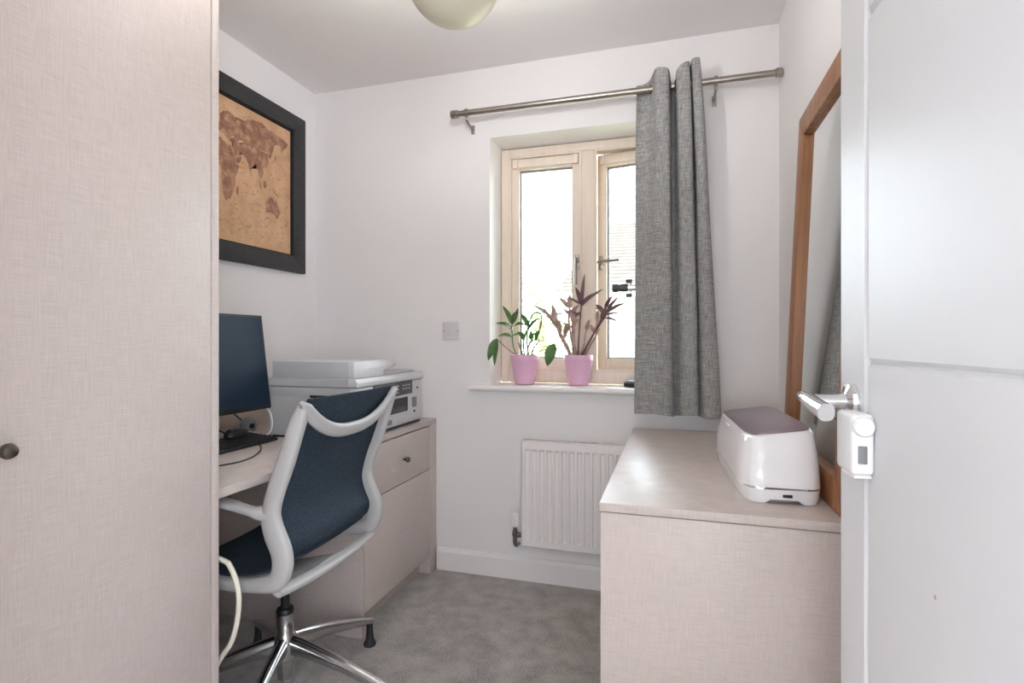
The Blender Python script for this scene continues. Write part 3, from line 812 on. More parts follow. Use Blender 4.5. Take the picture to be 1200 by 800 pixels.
# ------------------------------------------------------------------ white gadget with mauve lid on the chest
GA = R(3.0)
XF[0] = Matrix.Translation((0.2275, 1.610, CZ + 0.0006)) @ Matrix.Rotation(GA, 4, 'Z')
gd = thing('tabletop_machine', (0, 0, 0), 'glossy white tabletop machine with mauve lid on the chest', 'machine')
def rr(hw, hl, z, slope=0.0, cx=0.0, cyy=0.0, ex=6.5, n=96):
    out = []
    for k in range(n):
        a = 2 * PI * (k + 0.5) / n
        c, s = math.cos(a), math.sin(a)
        x = cx + hw * math.copysign(abs(c) ** (2 / ex), c); y = cyy + hl * math.copysign(abs(s) ** (2 / ex), s)
        out.append((x, y, z + slope * (x - cx)))
    return out
def loft(nm, rings, mat, parent, capb=True, capt=True, angle=35):
    bm = bmesh.new()
    V = [[bm.verts.new(p) for p in r_] for r_ in rings]
    n = len(V[0])
    for i in range(len(V) - 1):
        for k in range(n): bm.faces.new((V[i][k], V[i][(k + 1) % n], V[i + 1][(k + 1) % n], V[i + 1][k]))
    if capb: bm.faces.new(V[0][::-1])
    if capt: bm.faces.new(V[-1])
    return finish(nm, bm, mat, parent, True, angle)
def footed(r_):      # the base stands on its corners: raised in the middle of each end
    return [(x, y, 0.0085 if (abs(x) < 0.040 and abs(y) > 0.2) else 0.0) for x, y, z in r_]
loft('base', [footed(rr(0.0850, 0.263, 0.0, n=96)), rr(0.0870, 0.266, 0.010, n=96), rr(0.0895, 0.2690, 0.033, n=96)], 'gloss_white', gd)
loft('chrome_band', [rr(0.0888, 0.2682, 0.033), rr(0.0888, 0.2682, 0.0375)], 'chrome', gd)
loft('shell', [rr(0.0895, 0.269, 0.0375), rr(0.0895, 0.269, 0.050), rr(0.0880, 0.266, 0.080, 0.02), rr(0.0845, 0.258, 0.110, 0.06, 0.001), rr(0.0810, 0.246, 0.134, 0.10, 0.002), rr(0.0775, 0.236, 0.150, 0.13, 0.003), rr(0.0740, 0.230, 0.1555, 0.14, 0.003)], 'gloss_white', gd, angle=50)
loft('lid', [rr(0.0715, 0.2265, 0.1557, 0.14, 0.003), rr(0.0715, 0.2265, 0.1580, 0.14, 0.003), rr(0.0695, 0.2245, 0.1592, 0.14, 0.003)], 'lid', gd, angle=30)
box('usb_port', -0.004, 0.016, -0.2703, -0.2670, 0.016, 0.023, 'black', gd, 0.0008)
box('lid_catch', -0.0835, -0.080, -0.025, 0.025, 0.136, 0.1405, 'white_plastic', gd, 0.001)
XF[0] = None

# ------------------------------------------------------------------ printer on the desk
PZ = ZT + 0.0006
pr_ = thing('printer', (-1.325, 2.02, PZ), 'grey and white office printer on the desk in the corner', 'printer')
px0, px1, py0, py1 = -1.520, -1.130, 1.750, 2.300
prism('body', [(px0, PZ + 0.008), (px1 - 0.004, PZ + 0.008), (px1, PZ + 0.06), (px1 - 0.004, PZ + 0.198), (px0, PZ + 0.198)], py0, py1, 'printer_white', pr_, axis='y', bev=0.004)
box('base_tray', px0 + 0.01, px1 - 0.008, py0 + 0.008, py1 - 0.008, PZ, PZ + 0.0085, 'black', pr_)
box('side_cover', px0 + 0.002, px1 - 0.022, py0 - 0.0025, py0 + 0.003, PZ + 0.012, PZ + 0.160, 'printer_grey', pr_, 0.001)
box('side_band', px0 + 0.002, px1 - 0.022, py0 - 0.0025, py0 + 0.003, PZ + 0.1615, PZ + 0.197, 'printer_grey', pr_, 0.001)
box('hand_grip', px0 + 0.19, px0 + 0.27, py0 - 0.003, py0 + 0.004, PZ + 0.158, PZ + 0.168, 'black', pr_)
# scanner unit and document feeder
sc0 = prism('scanner_unit', [(px0 - 0.004, PZ + 0.2005), (px1 + 0.006, PZ + 0.2005), (px1 + 0.006, PZ + 0.218), (px1 - 0.002, PZ + 0.232), (px0 - 0.004, PZ + 0.232)], py0 - 0.003, py1 + 0.003, 'printer_white', pr_, axis='y', bev=0.002)
box('scanner_side', px0 - 0.003, px1 - 0.030, py0 - 0.0052, py0 - 0.0025, PZ + 0.2015, PZ + 0.231, 'printer_grey', sc0)
# feeder: thick housing at the near end with a lip over the paper slot
fd = prism('document_feeder', [(py0 + 0.001, PZ + 0.2322), (py0 + 0.215, PZ + 0.2322), (py0 + 0.215, PZ + 0.262), (py0 + 0.315, PZ + 0.272), (py0 + 0.310, PZ + 0.291), (py0 + 0.20, PZ + 0.298), (py0 + 0.001, PZ + 0.298)], px0 + 0.012, px1 - 0.010, 'printer_white', pr_, axis='x', bev=0.004)
box('feeder_side', px0 + 0.020, px1 - 0.030, py0 - 0.0022, py0 + 0.0008, PZ + 0.238, PZ + 0.295, 'printer_grey', fd, 0.001)
box('paper_rest', px0 + 0.03, px1 - 0.03, py0 + 0.216, py1 - 0.02, PZ + 0.2322, PZ + 0.242, 'printer_grey', pr_, 0.002)
# front: control panel, keys, output slot, card slots, model plate, tray line
cp = box('control_panel', px1 - 0.004, px1 + 0.0035, py0 + 0.125, py1 - 0.105, PZ + 0.140, PZ + 0.197, 'dark_grey', pr_, 0.0015)
box('display', px1 + 0.0034, px1 + 0.0045, py0 + 0.160, py0 + 0.240, PZ + 0.150, PZ + 0.190, 'screen', cp)
for r_ in range(3):
    for c_ in range(3):
        box('key', px1 + 0.0034, px1 + 0.006, py0 + 0.262 + c_ * 0.021, py0 + 0.274 + c_ * 0.021, PZ + 0.150 + r_ * 0.014, PZ + 0.157 + r_ * 0.014, 'key_print', cp, 0.001)
for r_ in range(2):
    for c_ in range(3):
        box('key', px1 + 0.0034, px1 + 0.006, py0 + 0.352 + c_ * 0.025, py0 + 0.367 + c_ * 0.025, PZ + 0.164 + r_ * 0.014, PZ + 0.169 + r_ * 0.014, 'key_print', cp, 0.001)
ot = box('output_slot', px1 - 0.006, px1 + 0.0012, py0 + 0.150, py0 + 0.405, PZ + 0.066, PZ + 0.128, 'black', pr_)
box('output_tray', px1 - 0.002, px1 + 0.004, py0 + 0.175, py0 + 0.385, PZ + 0.070, PZ + 0.092, 'dark_grey', ot, 0.001)
box('model_plate', px1 - 0.003, px1 + 0.0014, py0 + 0.130, py0 + 0.265, PZ + 0.024, PZ + 0.044, 'grey', pr_)
box('card_slot', px1 - 0.003, px1 + 0.0014, py0 + 0.450, py0 + 0.490, PZ + 0.075, PZ + 0.120, 'grey', pr_)
box('usb_port', px1 - 0.003, px1 + 0.0014, py0 + 0.462, py0 + 0.478, PZ + 0.052, PZ + 0.061, 'black', pr_)
lathe('power_button', [(0.006, 0), (0.005, 0.003)], (px1 - 0.001, py0 + 0.500, PZ + 0.160), 'dark_grey', pr_, (1, 0, 0), 14)
box('tray_front', px1 - 0.002, px1 + 0.0016, py0 + 0.03, py1 - 0.03, PZ + 0.010, PZ + 0.0135, 'dark_grey', pr_)
rot = Matrix(((0, 0, 1), (1, 0, 0), (0, 1, 0))).to_4x4()
text_mesh('brand_lettering', 'brother', 0.026, 'silver_print', fd, Matrix.Translation((px1 - 0.0094, py0 + 0.105, PZ + 0.268)) @ rot)

# ------------------------------------------------------------------ monitor
mon = thing('monitor', (-1.60, 1.42, ZT + 0.0006), 'flat black monitor on the desk beside the wardrobe', 'monitor')
tilt = math.atan2(0.045, 0.352)
XF[0] = Matrix.Translation((-1.455, 1.415, 0.8555)) @ Matrix.Rotation(-tilt, 4, 'Y')
hw, hh = 0.275, 0.352
box('bezel', -0.028, -0.002, -hw, hw, 0.0, hh, 'black', mon, 0.003)
box('screen', -0.003, -0.0012, -hw + 0.008, hw - 0.008, 0.016, hh - 0.008, 'screen', mon)
box('rear_housing', -0.058, -0.028, -0.16, 0.16, 0.05, 0.26, 'black', mon, 0.008)
XF[0] = None
sweep('stand_neck', [(-1.690, 1.415, ZT + 0.008), (-1.672, 1.415, 0.85), (-1.600, 1.415, 0.98), (-1.545, 1.415, 1.02)], 0.03, 0.010, 'black', mon, hint=(1, 0, 0.2), n=16, ex=3)
box('stand_foot', -1.770, -1.625, 1.30, 1.53, ZT + 0.0006, ZT + 0.012, 'black', mon, 0.004)

# ------------------------------------------------------------------ keyboard, mouse and small desk things
kb = thing('keyboard', (-1.50, 1.47, ZT + 0.0006), 'slim black keyboard pushed under the monitor', 'keyboard')
prism('case', [(-1.432, ZT + 0.0008), (-1.566, ZT + 0.0008), (-1.566, ZT + 0.022), (-1.432, ZT + 0.012)], 1.250, 1.695, 'black', kb, axis='y', bev=0.003)
bm = bmesh.new()
for r_ in range(6):
    for c_ in range(21):
        yk = 1.262 + c_ * 0.0205; xk = -1.440 - r_ * 0.0202
        zk = ZT + 0.0126 + (abs(xk + 1.432) / 0.134) * 0.010
        add_box(bm, xk - 0.0165, xk, yk, yk + 0.0170, zk, zk + 0.0045)
tag(finish('keys', bm, 'black_soft', kb), None, None, None, 'stuff')
mo = thing('mouse', (-1.535, 1.60, ZT + 0.029), 'black computer mouse resting on the keyboard', 'mouse')
bm = bmesh.new()
rings = []
for j in range(9):
    ph = j / 8 * PI / 2
    rings.append([(-1.535 + 0.030 * math.cos(ph) ** 0.6 * math.cos(a) if j < 8 else -1.535, 1.600 + 0.052 * (math.cos(ph) ** 0.6 if j < 8 else 0) * math.sin(a), ZT + 0.029 + 0.030 * math.sin(ph)) for a in [2 * PI * k / 24 for k in range(24)]])
V = [[bm.verts.new(p) for p in r_] for r_ in rings[:-1]]
for i in range(len(V) - 1):
    for k in range(24): bm.faces.new((V[i][k], V[i][(k + 1) % 24], V[i + 1][(k + 1) % 24], V[i + 1][k]))
bm.faces.new(V[0][::-1]); bm.faces.new(V[-1])
finish('mouse_shell', bm, 'black', mo, True)
lathe('scroll_wheel', [(0.006, -0.003), (0.006, 0.003)], (-1.528, 1.57, ZT + 0.055), 'grey', mo, (0, 1, 0), 12)
o = tube('keyboard_cable', [(-1.435, 1.60, ZT + 0.003), (-1.395, 1.565, ZT + 0.003), (-1.345, 1.505, ZT + 0.003), (-1.300, 1.425, ZT + 0.003), (-1.285, 1.355, ZT + 0.003), (-1.300, 1.300, ZT + 0.003), (-1.32, 1.22, ZT + 0.003)], 0.0022, 'black')
tag(o, 'thin black cable curling on the desk in front of the keyboard', 'cable')
o = tube('printer_cable', [(-1.56, 1.775, ZT + 0.115), (-1.515, 1.735, ZT + 0.112), (-1.488, 1.722, ZT + 0.092), (-1.480, 1.720, ZT + 0.055), (-1.492, 1.722, ZT + 0.024), (-1.530, 1.735, ZT + 0.008), (-1.60, 1.775, ZT + 0.0045), (-1.70, 1.82, ZT + 0.004)], 0.0035, 'white_plastic')
tag(o, 'white cable looping beside the grey printer', 'cable')
pk = thing('desk_hub', (-1.700, 1.835, ZT + 0.0006), 'small round grey plug hub at the back of the desk', 'plug')
lathe('hub_body', [(0.026, 0), (0.030, 0.004), (0.031, 0.028), (0.027, 0.044), (0.016, 0.052), (0.004, 0.054)], (-1.700, 1.835, ZT + 0.0006), 'grey', pk, n=24)
lathe('hub_socket', [(0.011, 0), (0.011, 0.003)], (-1.669, 1.822, ZT + 0.024), 'black', pk, (1, -0.3, 0), 16)
for k, pts in enumerate(([(-1.70, 1.80, ZT + 0.05), (-1.74, 1.77, ZT + 0.10), (-1.772, 1.74, ZT + 0.16)],
                         [(-1.66, 1.70, ZT + 0.004), (-1.72, 1.68, ZT + 0.04), (-1.74, 1.66, ZT + 0.10), (-1.72, 1.62, ZT + 0.15)],
                         [(-1.70, 1.64, ZT + 0.004), (-1.745, 1.63, ZT + 0.05), (-1.735, 1.60, ZT + 0.12), (-1.70, 1.56, ZT + 0.18)])):
    o = tube('monitor_cable', pts, 0.003, 'black')
    tag(o, ['black cable rising from the grey plug hub', 'black cable hanging below the monitor edge, nearest the plug hub', 'black cable hanging below the monitor, nearest the wardrobe'][k], 'cable', 'cables behind the monitor')
o = tube('hanging_cable', [(-1.70, 1.085, 0.707), (-1.50, 1.085, 0.64), (-1.25, 1.09, 0.585), (-1.106, 1.10, 0.553), (-1.074, 1.10, 0.537), (-1.050, 1.10, 0.484), (-1.050, 1.10, 0.42), (-1.069, 1.10, 0.352), (-1.106, 1.10, 0.298), (-1.20, 1.09, 0.15), (-1.32, 1.085, 0.02), (-1.5, 1.085, 0.0055), (-1.70, 1.085, 0.0055)], 0.0065, 'cream_cable', n=10, res=80)
tag(o, 'thick cream cable looping out beside the wardrobe', 'cable')

# ------------------------------------------------------------------ office chair
HX, HYc = -1.160, 1.405
ch_ = thing('office_chair', (HX, HYc, 0), 'navy mesh office chair with pale grey frame at the desk', 'chair')
side = [(0.243, 0.936), (0.224, 0.888), (0.191, 0.797), (0.163, 0.727), (0.146, 0.672), (0.143, 0.636), (0.155, 0.598), (0.175, 0.556), (0.178, 0.514), (0.155, 0.474), (0.080, 0.455), (-0.01, 0.449), (-0.14, 0.454), (-0.235, 0.447), (-0.275, 0.425)]
HW = 0.226
NS = 70
sp = spline(side, NS)
def wprof(i):
    t = i / (NS - 1)
    keys = [(0, 0.015), (0.02, 0.018), (0.05, 0.021), (0.15, 0.026), (0.28, 0.025), (0.36, 0.030), (0.44, 0.033), (0.55, 0.031), (0.64, 0.026), (0.72, 0.018), (0.9, 0.015), (1, 0.012)]
    for (a, va), (b_, vb) in zip(keys, keys[1:]):
        if t <= b_: return va + (vb - va) * (t - a) / (b_ - a)
    return keys[-1][1]
for s in (-1, 1):
    # the profile is seen edge-on from behind, so the strap is deep in the profile's own plane and slimmer sideways
    pts = [(HX + p[0], HYc + s * HW, p[1]) for p in sp]
    bm = bmesh.new()
    add_sweep(bm, pts, [wprof(i) for i in range(NS)], [0.016] * NS, hint=(0, 1, 0), n=14, ex=2.6)
    fr_ = finish('side_frame', bm, 'chair_frame', ch_, True, 60)
    arm = spline([(0.150, HW, 0.640), (0.115, HW + 0.001, 0.650), (0.06, HW + 0.003, 0.658), (-0.01, HW + 0.006, 0.672), (-0.09, HW + 0.008, 0.682), (-0.16, HW + 0.008, 0.680)], 20)
    sweep('armrest', [(HX + p[0], HYc + s * p[1], p[2]) for p in arm], [0.016] * 4 + [0.020] * 6 + [0.026] * 9 + [0.016], [0.026] * 2 + [0.017] * 4 + [0.011] * 13 + [0.006], 'chair_frame', ch_, n=14, ex=2.6)
# top rail dips in the middle between the two tips
tr_ = []
for k in range(31):
    t = -1 + 2 * k / 30
    dip = 1 - abs(t) ** 2.5
    tr_.append((HX + 0.251 - 0.010 * dip, HYc + t * (HW + 0.013), 0.949 - 0.100 * dip))
sweep('top_rail', tr_, [0.011] * 31, [0.006 if k in (0, 30) else 0.0165 + 0.0045 * (1 - abs(-1 + 2 * k / 30) ** 3) for k in range(31)], 'chair_frame', ch_, hint=(0.45, 0, 1), n=14, ex=2.6)
# lower rear cross rail, a wide shallow scoop
cr = []
for k in range(25):
    t = -1 + 2 * k / 24
    dip = 1 - abs(t) ** 2.2
    cr.append((HX + 0.162 + 0.006 * dip, HYc + t * (HW + 0.002), 0.448 - 0.012 * dip))
sweep('rear_rail', cr, [0.017] * 25, [0.011] * 25, 'chair_frame', ch_, hint=(0.35, 0, 1), n=14, ex=2.8)
# yoke between cross rail and column
sweep('seat_yoke', spline([(HX + 0.165, HYc, 0.436), (HX + 0.10, HYc, 0.415), (HX + 0.03, HYc, 0.395), (HX - 0.03, HYc, 0.385)], 14), [0.075 - 0.03 * i / 13 for i in range(14)], [0.016 + 0.016 * i / 13 for i in range(14)], 'chair_frame', ch_, n=16, ex=3)
# fabric: back and seat
def fab(side_pts, n, off):
    q = spline(side_pts, n)
    rows = []
    for (x, z) in q:
        rows.append([(HX + x + 0.010 * (1 - (k / 12 - 1) ** 2) * off, HYc + (k / 12 - 1) * (HW - 0.012), z - 0.012 * (1 - (k / 12 - 1) ** 2) * (1 - off)) for k in range(25)])
    return rows
back = [(0.246, 0.958), (0.222, 0.905), (0.182, 0.797), (0.155, 0.727), (0.139, 0.672), (0.137, 0.636), (0.148, 0.598), (0.164, 0.562), (0.160, 0.532), (0.140, 0.510)]
seatp = [(0.1395, 0.5095), (0.115, 0.494), (0.06, 0.478), (-0.02, 0.470), (-0.12, 0.474), (-0.20, 0.470), (-0.25, 0.455), (-0.275, 0.425)]
sheet('back_fabric', fab(back, 40, 1.0), 'chair_fabric', ch_, 0.004)
sheet('seat_fabric', fab(seatp, 30, 0.0), 'chair_fabric', ch_, 0.006)
# column
lathe('gas_lift', [(0.0135, 0.268), (0.0135, 0.372)], (HX, HYc, 0), 'black', ch_, n=20)
lathe('lift_collar', [(0.026, 0.262), (0.027, 0.270), (0.024, 0.277), (0.015, 0.279)], (HX, HYc, 0), 'black', ch_, n=24)
lathe('column', [(0.0225, 0.062), (0.0230, 0.10), (0.0265, 0.101), (0.0265, 0.118), (0.036, 0.125), (0.038, 0.17), (0.030, 0.198), (0.0262, 0.205), (0.0258, 0.262)], (HX, HYc, 0), 'alu', ch_, n=28, angle=30)
for k in range(5):
    a = R(73 - 72 * k)
    d_ = Vector((math.cos(a), math.sin(a), 0))
    P = lambda r_, z: (HX + d_.x * r_, HYc + d_.y * r_, z)
    lp = spline([P(0.020, 0.166), P(0.08, 0.158), P(0.18, 0.136), P(0.28, 0.108), P(0.350, 0.086)], 20)
    lg = sweep('leg', lp, [0.020 - 0.007 * i / 19 for i in range(20)], [0.030 - 0.018 * i / 19 for i in range(20)], 'alu', ch_, n=14, ex=2.3)
    lathe('glide', [(0.0215, 0.0006), (0.0225, 0.004), (0.0215, 0.010), (0.0175, 0.016), (0.0145, 0.022), (0.0115, 0.050), (0.0105, 0.082)], P(0.341, 0), 'black_soft', lg, n=20)

# ------------------------------------------------------------------ potted plants on the sill
def pot(parent, x, y, rt, rb, h):
    z = SILL_Z + 0.0006
    p = lathe('pot', [(rb * 0.9, 0), (rb, 0.003), (rt * 0.985, h * 0.80), (rt * 1.02, h * 0.81), (rt * 1.02, h - 0.002), (rt, h), (rt - 0.005, h - 0.003), (rt - 0.007, h - 0.014)], (x, y, z), 'pink', parent, n=36, angle=35)
    lathe('soil', [(rt - 0.0075, h - 0.022), (rt - 0.0075, h - 0.0135), (rt * 0.5, h - 0.010)], (x, y, z), 'soil', parent, n=24)
    return z + h

def leaf(parent, base, tip, w, mat, sag=0.0, up=(0, -0.6, 1), fold=0.25, wide_at=0.4):
    """A pointed blade with a centre fold, curved between base and tip."""
    base = Vector(base); tip = Vector(tip)
    ax = (tip - base); L = ax.length
    side = ax.cross(Vector(up))
    if side.length < 1e-5: side = ax.orthogonal()
    side.normalize(); nrm = side.cross(ax).normalized()
    bm = bmesh.new(); rows = []
    n = 9
    for i in range(n):
        t = i / (n - 1)
        c = base + ax * t + nrm * (sag * math.sin(PI * t)) 
        wd = w * (max(math.sin(PI * t ** (math.log(0.5) / math.log(wide_at))), 0.0) ** 0.75) + 0.0009
        rows.append((bm.verts.new(c - side * wd + nrm * wd * fold), bm.verts.new(c), bm.verts.new(c + side * wd + nrm * wd * fold)))
    for i in range(n - 1):
        for k in range(2):
            bm.faces.new((rows[i][k], rows[i][k + 1], rows[i + 1][k + 1], rows[i + 1][k]))
    bmesh.ops.recalc_face_normals(bm, faces=bm.faces)
    bmesh.ops.solidify(bm, geom=list(bm.faces), thickness=0.0008)
    return finish('leaf', bm, mat, parent, True, 60)

def stem(parent, pts, r, mat='stem'):
    return tube('stem', pts, r, mat, parent, n=7, res=16)

# left plant, broad green leaves
AX, AY = -0.682, 2.485
pa = thing('potted_plant', (AX, AY, SILL_Z), 'green leafy plant in the left pink pot on the sill', 'plant', 'pot plants on the window sill')
zt = pot(pa, AX, AY, 0.066, 0.047, 0.140)
def A(dx, dz, dy=0.0): return (AX + dx, AY + dy, zt + dz)
stem(pa, [A(-0.03, -0.015), A(-0.055, 0.035), A(-0.062, 0.10), A(-0.064, 0.145)], 0.003, 'leaf_green')
for (b0, t0, w, sg) in (((-0.062, 0.145), (-0.105, 0.235, -0.02), 0.013, 0.008), ((-0.062, 0.145), (-0.035, 0.225, 0.01), 0.013, -0.006), ((-0.062, 0.120), (-0.135, 0.150, -0.03), 0.016, 0.012),
                        ((-0.062, 0.120), (0.010, 0.145, -0.03), 0.019, 0.014), ((-0.063, 0.085), (-0.125, 0.090, -0.02), 0.014, 0.008), ((-0.060, 0.090), (-0.005, 0.103, 0.02), 0.009, 0.004), ((-0.063, 0.145), (-0.060, 0.205, 0.03), 0.009, 0.004)):
    leaf(pa, A(*b0), A(*t0), w, 'leaf_green', sg)
stem(pa, [A(-0.02, -0.01), A(-0.065, 0.02, -0.03), A(-0.110, 0.068, -0.065), A(-0.118, 0.074, -0.075)], 0.0032, 'leaf_mauve')
leaf(pa, A(-0.113, 0.078, -0.075), A(-0.150, -0.025, -0.098), 0.019, 'leaf_green', 0.010, up=(0, -1, 0.2))
leaf(pa, A(-0.115, 0.075, -0.070), A(-0.120, -0.050, -0.095), 0.012, 'leaf_green', 0.006, up=(0, -1, 0.2))
stem(pa, [A(0.02, -0.01), A(0.07, 0.015, -0.01), A(0.12, 0.03, -0.02), A(0.150, 0.045, -0.02)], 0.0028, 'leaf_mauve')
leaf(pa, A(0.150, 0.055, -0.02), A(0.118, -0.052, -0.03), 0.026, 'leaf_green', 0.012, up=(0, -1, 0.1))
for (pts, m_) in (([(0.0, -0.01), (-0.005, 0.05), (0.005, 0.10), (0.020, 0.13)], 'leaf_green'), ([(0.015, -0.01), (0.02, 0.04), (0.035, 0.07)], 'stem'), ([(0.03, -0.01), (0.045, 0.03), (0.075, 0.07)], 'stem'), ([(-0.005, -0.01), (-0.02, 0.03), (-0.03, 0.06)], 'stem'), ([(0.02, -0.01), (0.012, 0.06), (0.02, 0.15), (0.05, 0.20), (0.085, 0.185), (0.075, 0.12)], 'leaf_green')):
    stem(pa, [A(*p) for p in pts], 0.0042, m_)
for (b0, t0, w, m_) in (((0.02, 0.13), (-0.02, 0.20), 0.010, 'leaf_green'), ((0.02, 0.12), (0.075, 0.175), 0.011, 'leaf_green'), ((0.02, 0.08), (0.070, 0.100), 0.010, 'leaf_green'), ((0.00, 0.07), (-0.035, 0.11), 0.010, 'leaf_green'), ((0.035, 0.07), (0.030, 0.115), 0.008, 'leaf_green'), ((0.075, 0.12), (0.055, 0.06), 0.009, 'leaf_green'), ((0.02, 0.04), (0.055, 0.075), 0.008, 'leaf_green')):
    leaf(pa, A(*b0), A(*t0), w * 1.3, m_, 0.006)

# right plant, thin purple-brown shoots
BX, BY = -0.424, 2.500
pb = thing('potted_plant', (BX, BY, SILL_Z), 'spiky purple brown plant in the right pink pot on the sill', 'plant', 'pot plants on the window sill')
zt = pot(pb, BX, BY, 0.066, 0.047, 0.142)
def A(dx, dz, dy=0.0): return (BX + dx, BY + dy, zt + dz)
stem(pb, [A(-0.003, -0.015), A(0.000, 0.06), A(0.006, 0.15), A(0.014, 0.235)], 0.0042, 'leaf_purple')
for (b0, t0, w) in (((0.014, 0.230), (0.030, 0.375, -0.01), 0.006), ((0.014, 0.230), (-0.012, 0.315, -0.02), 0.009), ((0.014, 0.225), (0.118, 0.300, -0.03), 0.013), ((0.014, 0.225), (0.062, 0.285, 0.02), 0.009), ((0.012, 0.232), (-0.060, 0.270, 0.02), 0.005), ((0.008, 0.180), (-0.050, 0.200, -0.02), 0.007), ((0.010, 0.200), (-0.025, 0.155, -0.01), 0.006)):
    leaf(pb, A(*b0), A(*t0), w * 1.25 + 0.001, 'leaf_purple', 0.004)
shoots = [([(-0.035, -0.01), (-0.075, 0.07), (-0.100, 0.13), (-0.110, 0.16)], [((-0.110, 0.16), (-0.200, 0.225), 0.005), ((-0.105, 0.15), (-0.115, 0.235), 0.008), ((-0.100, 0.13), (-0.060, 0.165), 0.006)], 'leaf_mauve'),
          ([(-0.005, -0.01), (-0.030, 0.09), (-0.030, 0.17)], [((-0.030, 0.17), (-0.075, 0.215), 0.007), ((-0.030, 0.17), (-0.010, 0.225), 0.006), ((-0.03, 0.12), (-0.085, 0.150), 0.006)], 'leaf_mauve'),
          ([(0.010, -0.01), (0.060, 0.08), (0.105, 0.17), (0.120, 0.21)], [((0.120, 0.21), (0.155, 0.275), 0.006), ((0.115, 0.19), (0.075, 0.235), 0.007), ((0.11, 0.18), (0.170, 0.215), 0.006)], 'leaf_purple'),
          ([(-0.03, -0.01), (-0.06, 0.06), (-0.105, 0.14), (-0.135, 0.19)], [((-0.135, 0.19), (-0.225, 0.235), 0.006), ((-0.120, 0.17), (-0.075, 0.10), 0.012), ((-0.135, 0.19), (-0.060, 0.185), 0.005), ((-0.11, 0.15), (-0.150, 0.185), 0.010)], 'leaf_mauve'),
          ([(-0.02, -0.01), (-0.035, 0.07), (-0.050, 0.16), (-0.045, 0.215)], [((-0.045, 0.215), (-0.100, 0.270), 0.007), ((-0.045, 0.215), (-0.045, 0.285), 0.007), ((-0.048, 0.17), (0.00, 0.235), 0.010), ((-0.048, 0.15), (-0.070, 0.075), 0.010), ((-0.05, 0.19), (-0.005, 0.15), 0.006)], 'leaf_mauve'),
          ([(-0.010, -0.01), (-0.018, 0.06), (-0.015, 0.14)], [((-0.015, 0.14), (-0.030, 0.20), 0.008), ((-0.015, 0.12), (0.010, 0.165), 0.006)], 'leaf_mauve'),
          ([(0.015, -0.01), (0.05, 0.06), (0.10, 0.14), (0.135, 0.195)], [((0.135, 0.195), (0.215, 0.235), 0.009), ((0.130, 0.190), (0.185, 0.265), 0.007), ((0.135, 0.190), (0.080, 0.215), 0.008), ((0.125, 0.18), (0.190, 0.190), 0.005), ((0.12, 0.17), (0.185, 0.150), 0.005), ((0.11, 0.155), (0.13, 0.215), 0.008)], 'leaf_purple'),
          ([(0.02, -0.01), (0.04, 0.04), (0.07, 0.10), (0.085, 0.16)], [((0.085, 0.15), (0.085, 0.205), 0.005), ((0.07, 0.10), (0.05, 0.14), 0.005)], 'leaf_mauve'),
          ([(0.03, -0.01), (0.06, 0.05), (0.085, 0.085)], [((0.085, 0.085), (0.105, 0.12), 0.005)], 'stem'),
          ([(0.005, -0.01), (0.025, 0.05), (0.035, 0.12)], [((0.035, 0.11), (0.05, 0.165), 0.006)], 'leaf_mauve')]
for k, (pts, lv, m_) in enumerate(shoots):
    dy = (-0.03, 0.01, 0.02, -0.02, 0.015, -0.03, -0.01, 0.02, -0.02, 0.01)[k]
    stem(pb, [A(p[0], p[1], dy * (0.4 + i * 0.3)) for i, p in enumerate(pts)], 0.0055 if k in (3, 4, 6) else 0.0046, m_)
    for (b0, t0, w) in lv:
        leaf(pb, A(b0[0], b0[1], dy), A(t0[0], t0[1], dy * 1.4), w * 1.5 + 0.0015, m_ if m_ != 'stem' else 'leaf_mauve', 0.004)

# ------------------------------------------------------------------ small scope on a round base, half behind the curtain
SX, SY = -0.148, 2.49
sc1 = thing('desk_scope', (SX, SY, SILL_Z), 'small dark scope on a round black base, half behind the curtain', 'scope')
lathe('base_disc', [(0.066, 0.0006), (0.068, 0.004), (0.068, 0.016), (0.064, 0.020)], (SX, SY, SILL_Z), 'black', sc1, n=36)
lathe('base_cap', [(0.058, 0.0200), (0.056, 0.028), (0.045, 0.031), (0.03, 0.0315)], (SX, SY, SILL_Z), 'grey', sc1, n=36)
rod('post', (SX + 0.02, SY, SILL_Z + 0.03), (SX + 0.02, SY, 1.335), 0.006, 'steel', sc1)
tb = lathe('scope_tube', [(0.0175, 0), (0.0195, 0.002), (0.0195, 0.024), (0.0165, 0.026), (0.0165, 0.040), (0.019, 0.042), (0.019, 0.070)], (-0.266, SY, 1.348), 'dark_grey', sc1, (1, 0, 0.0), 24, 30)
lathe('chrome_sleeve', [(0.0165, 0.0), (0.0165, 0.10)], (-0.197, SY, 1.348), 'chrome', tb, (1, 0, 0), 24)
for dz in (0.030, -0.034):
    lathe('focus_knob', [(0.0075, -0.014), (0.009, -0.012), (0.009, 0.012), (0.0075, 0.014)], (-0.192, SY, 1.348 + dz), 'dark_grey', tb, (1, 0, 0), 16, 30)
rod('knob_spindle', (-0.185, SY, 1.310), (-0.185, SY, 1.382), 0.0035, 'dark_grey', tb)

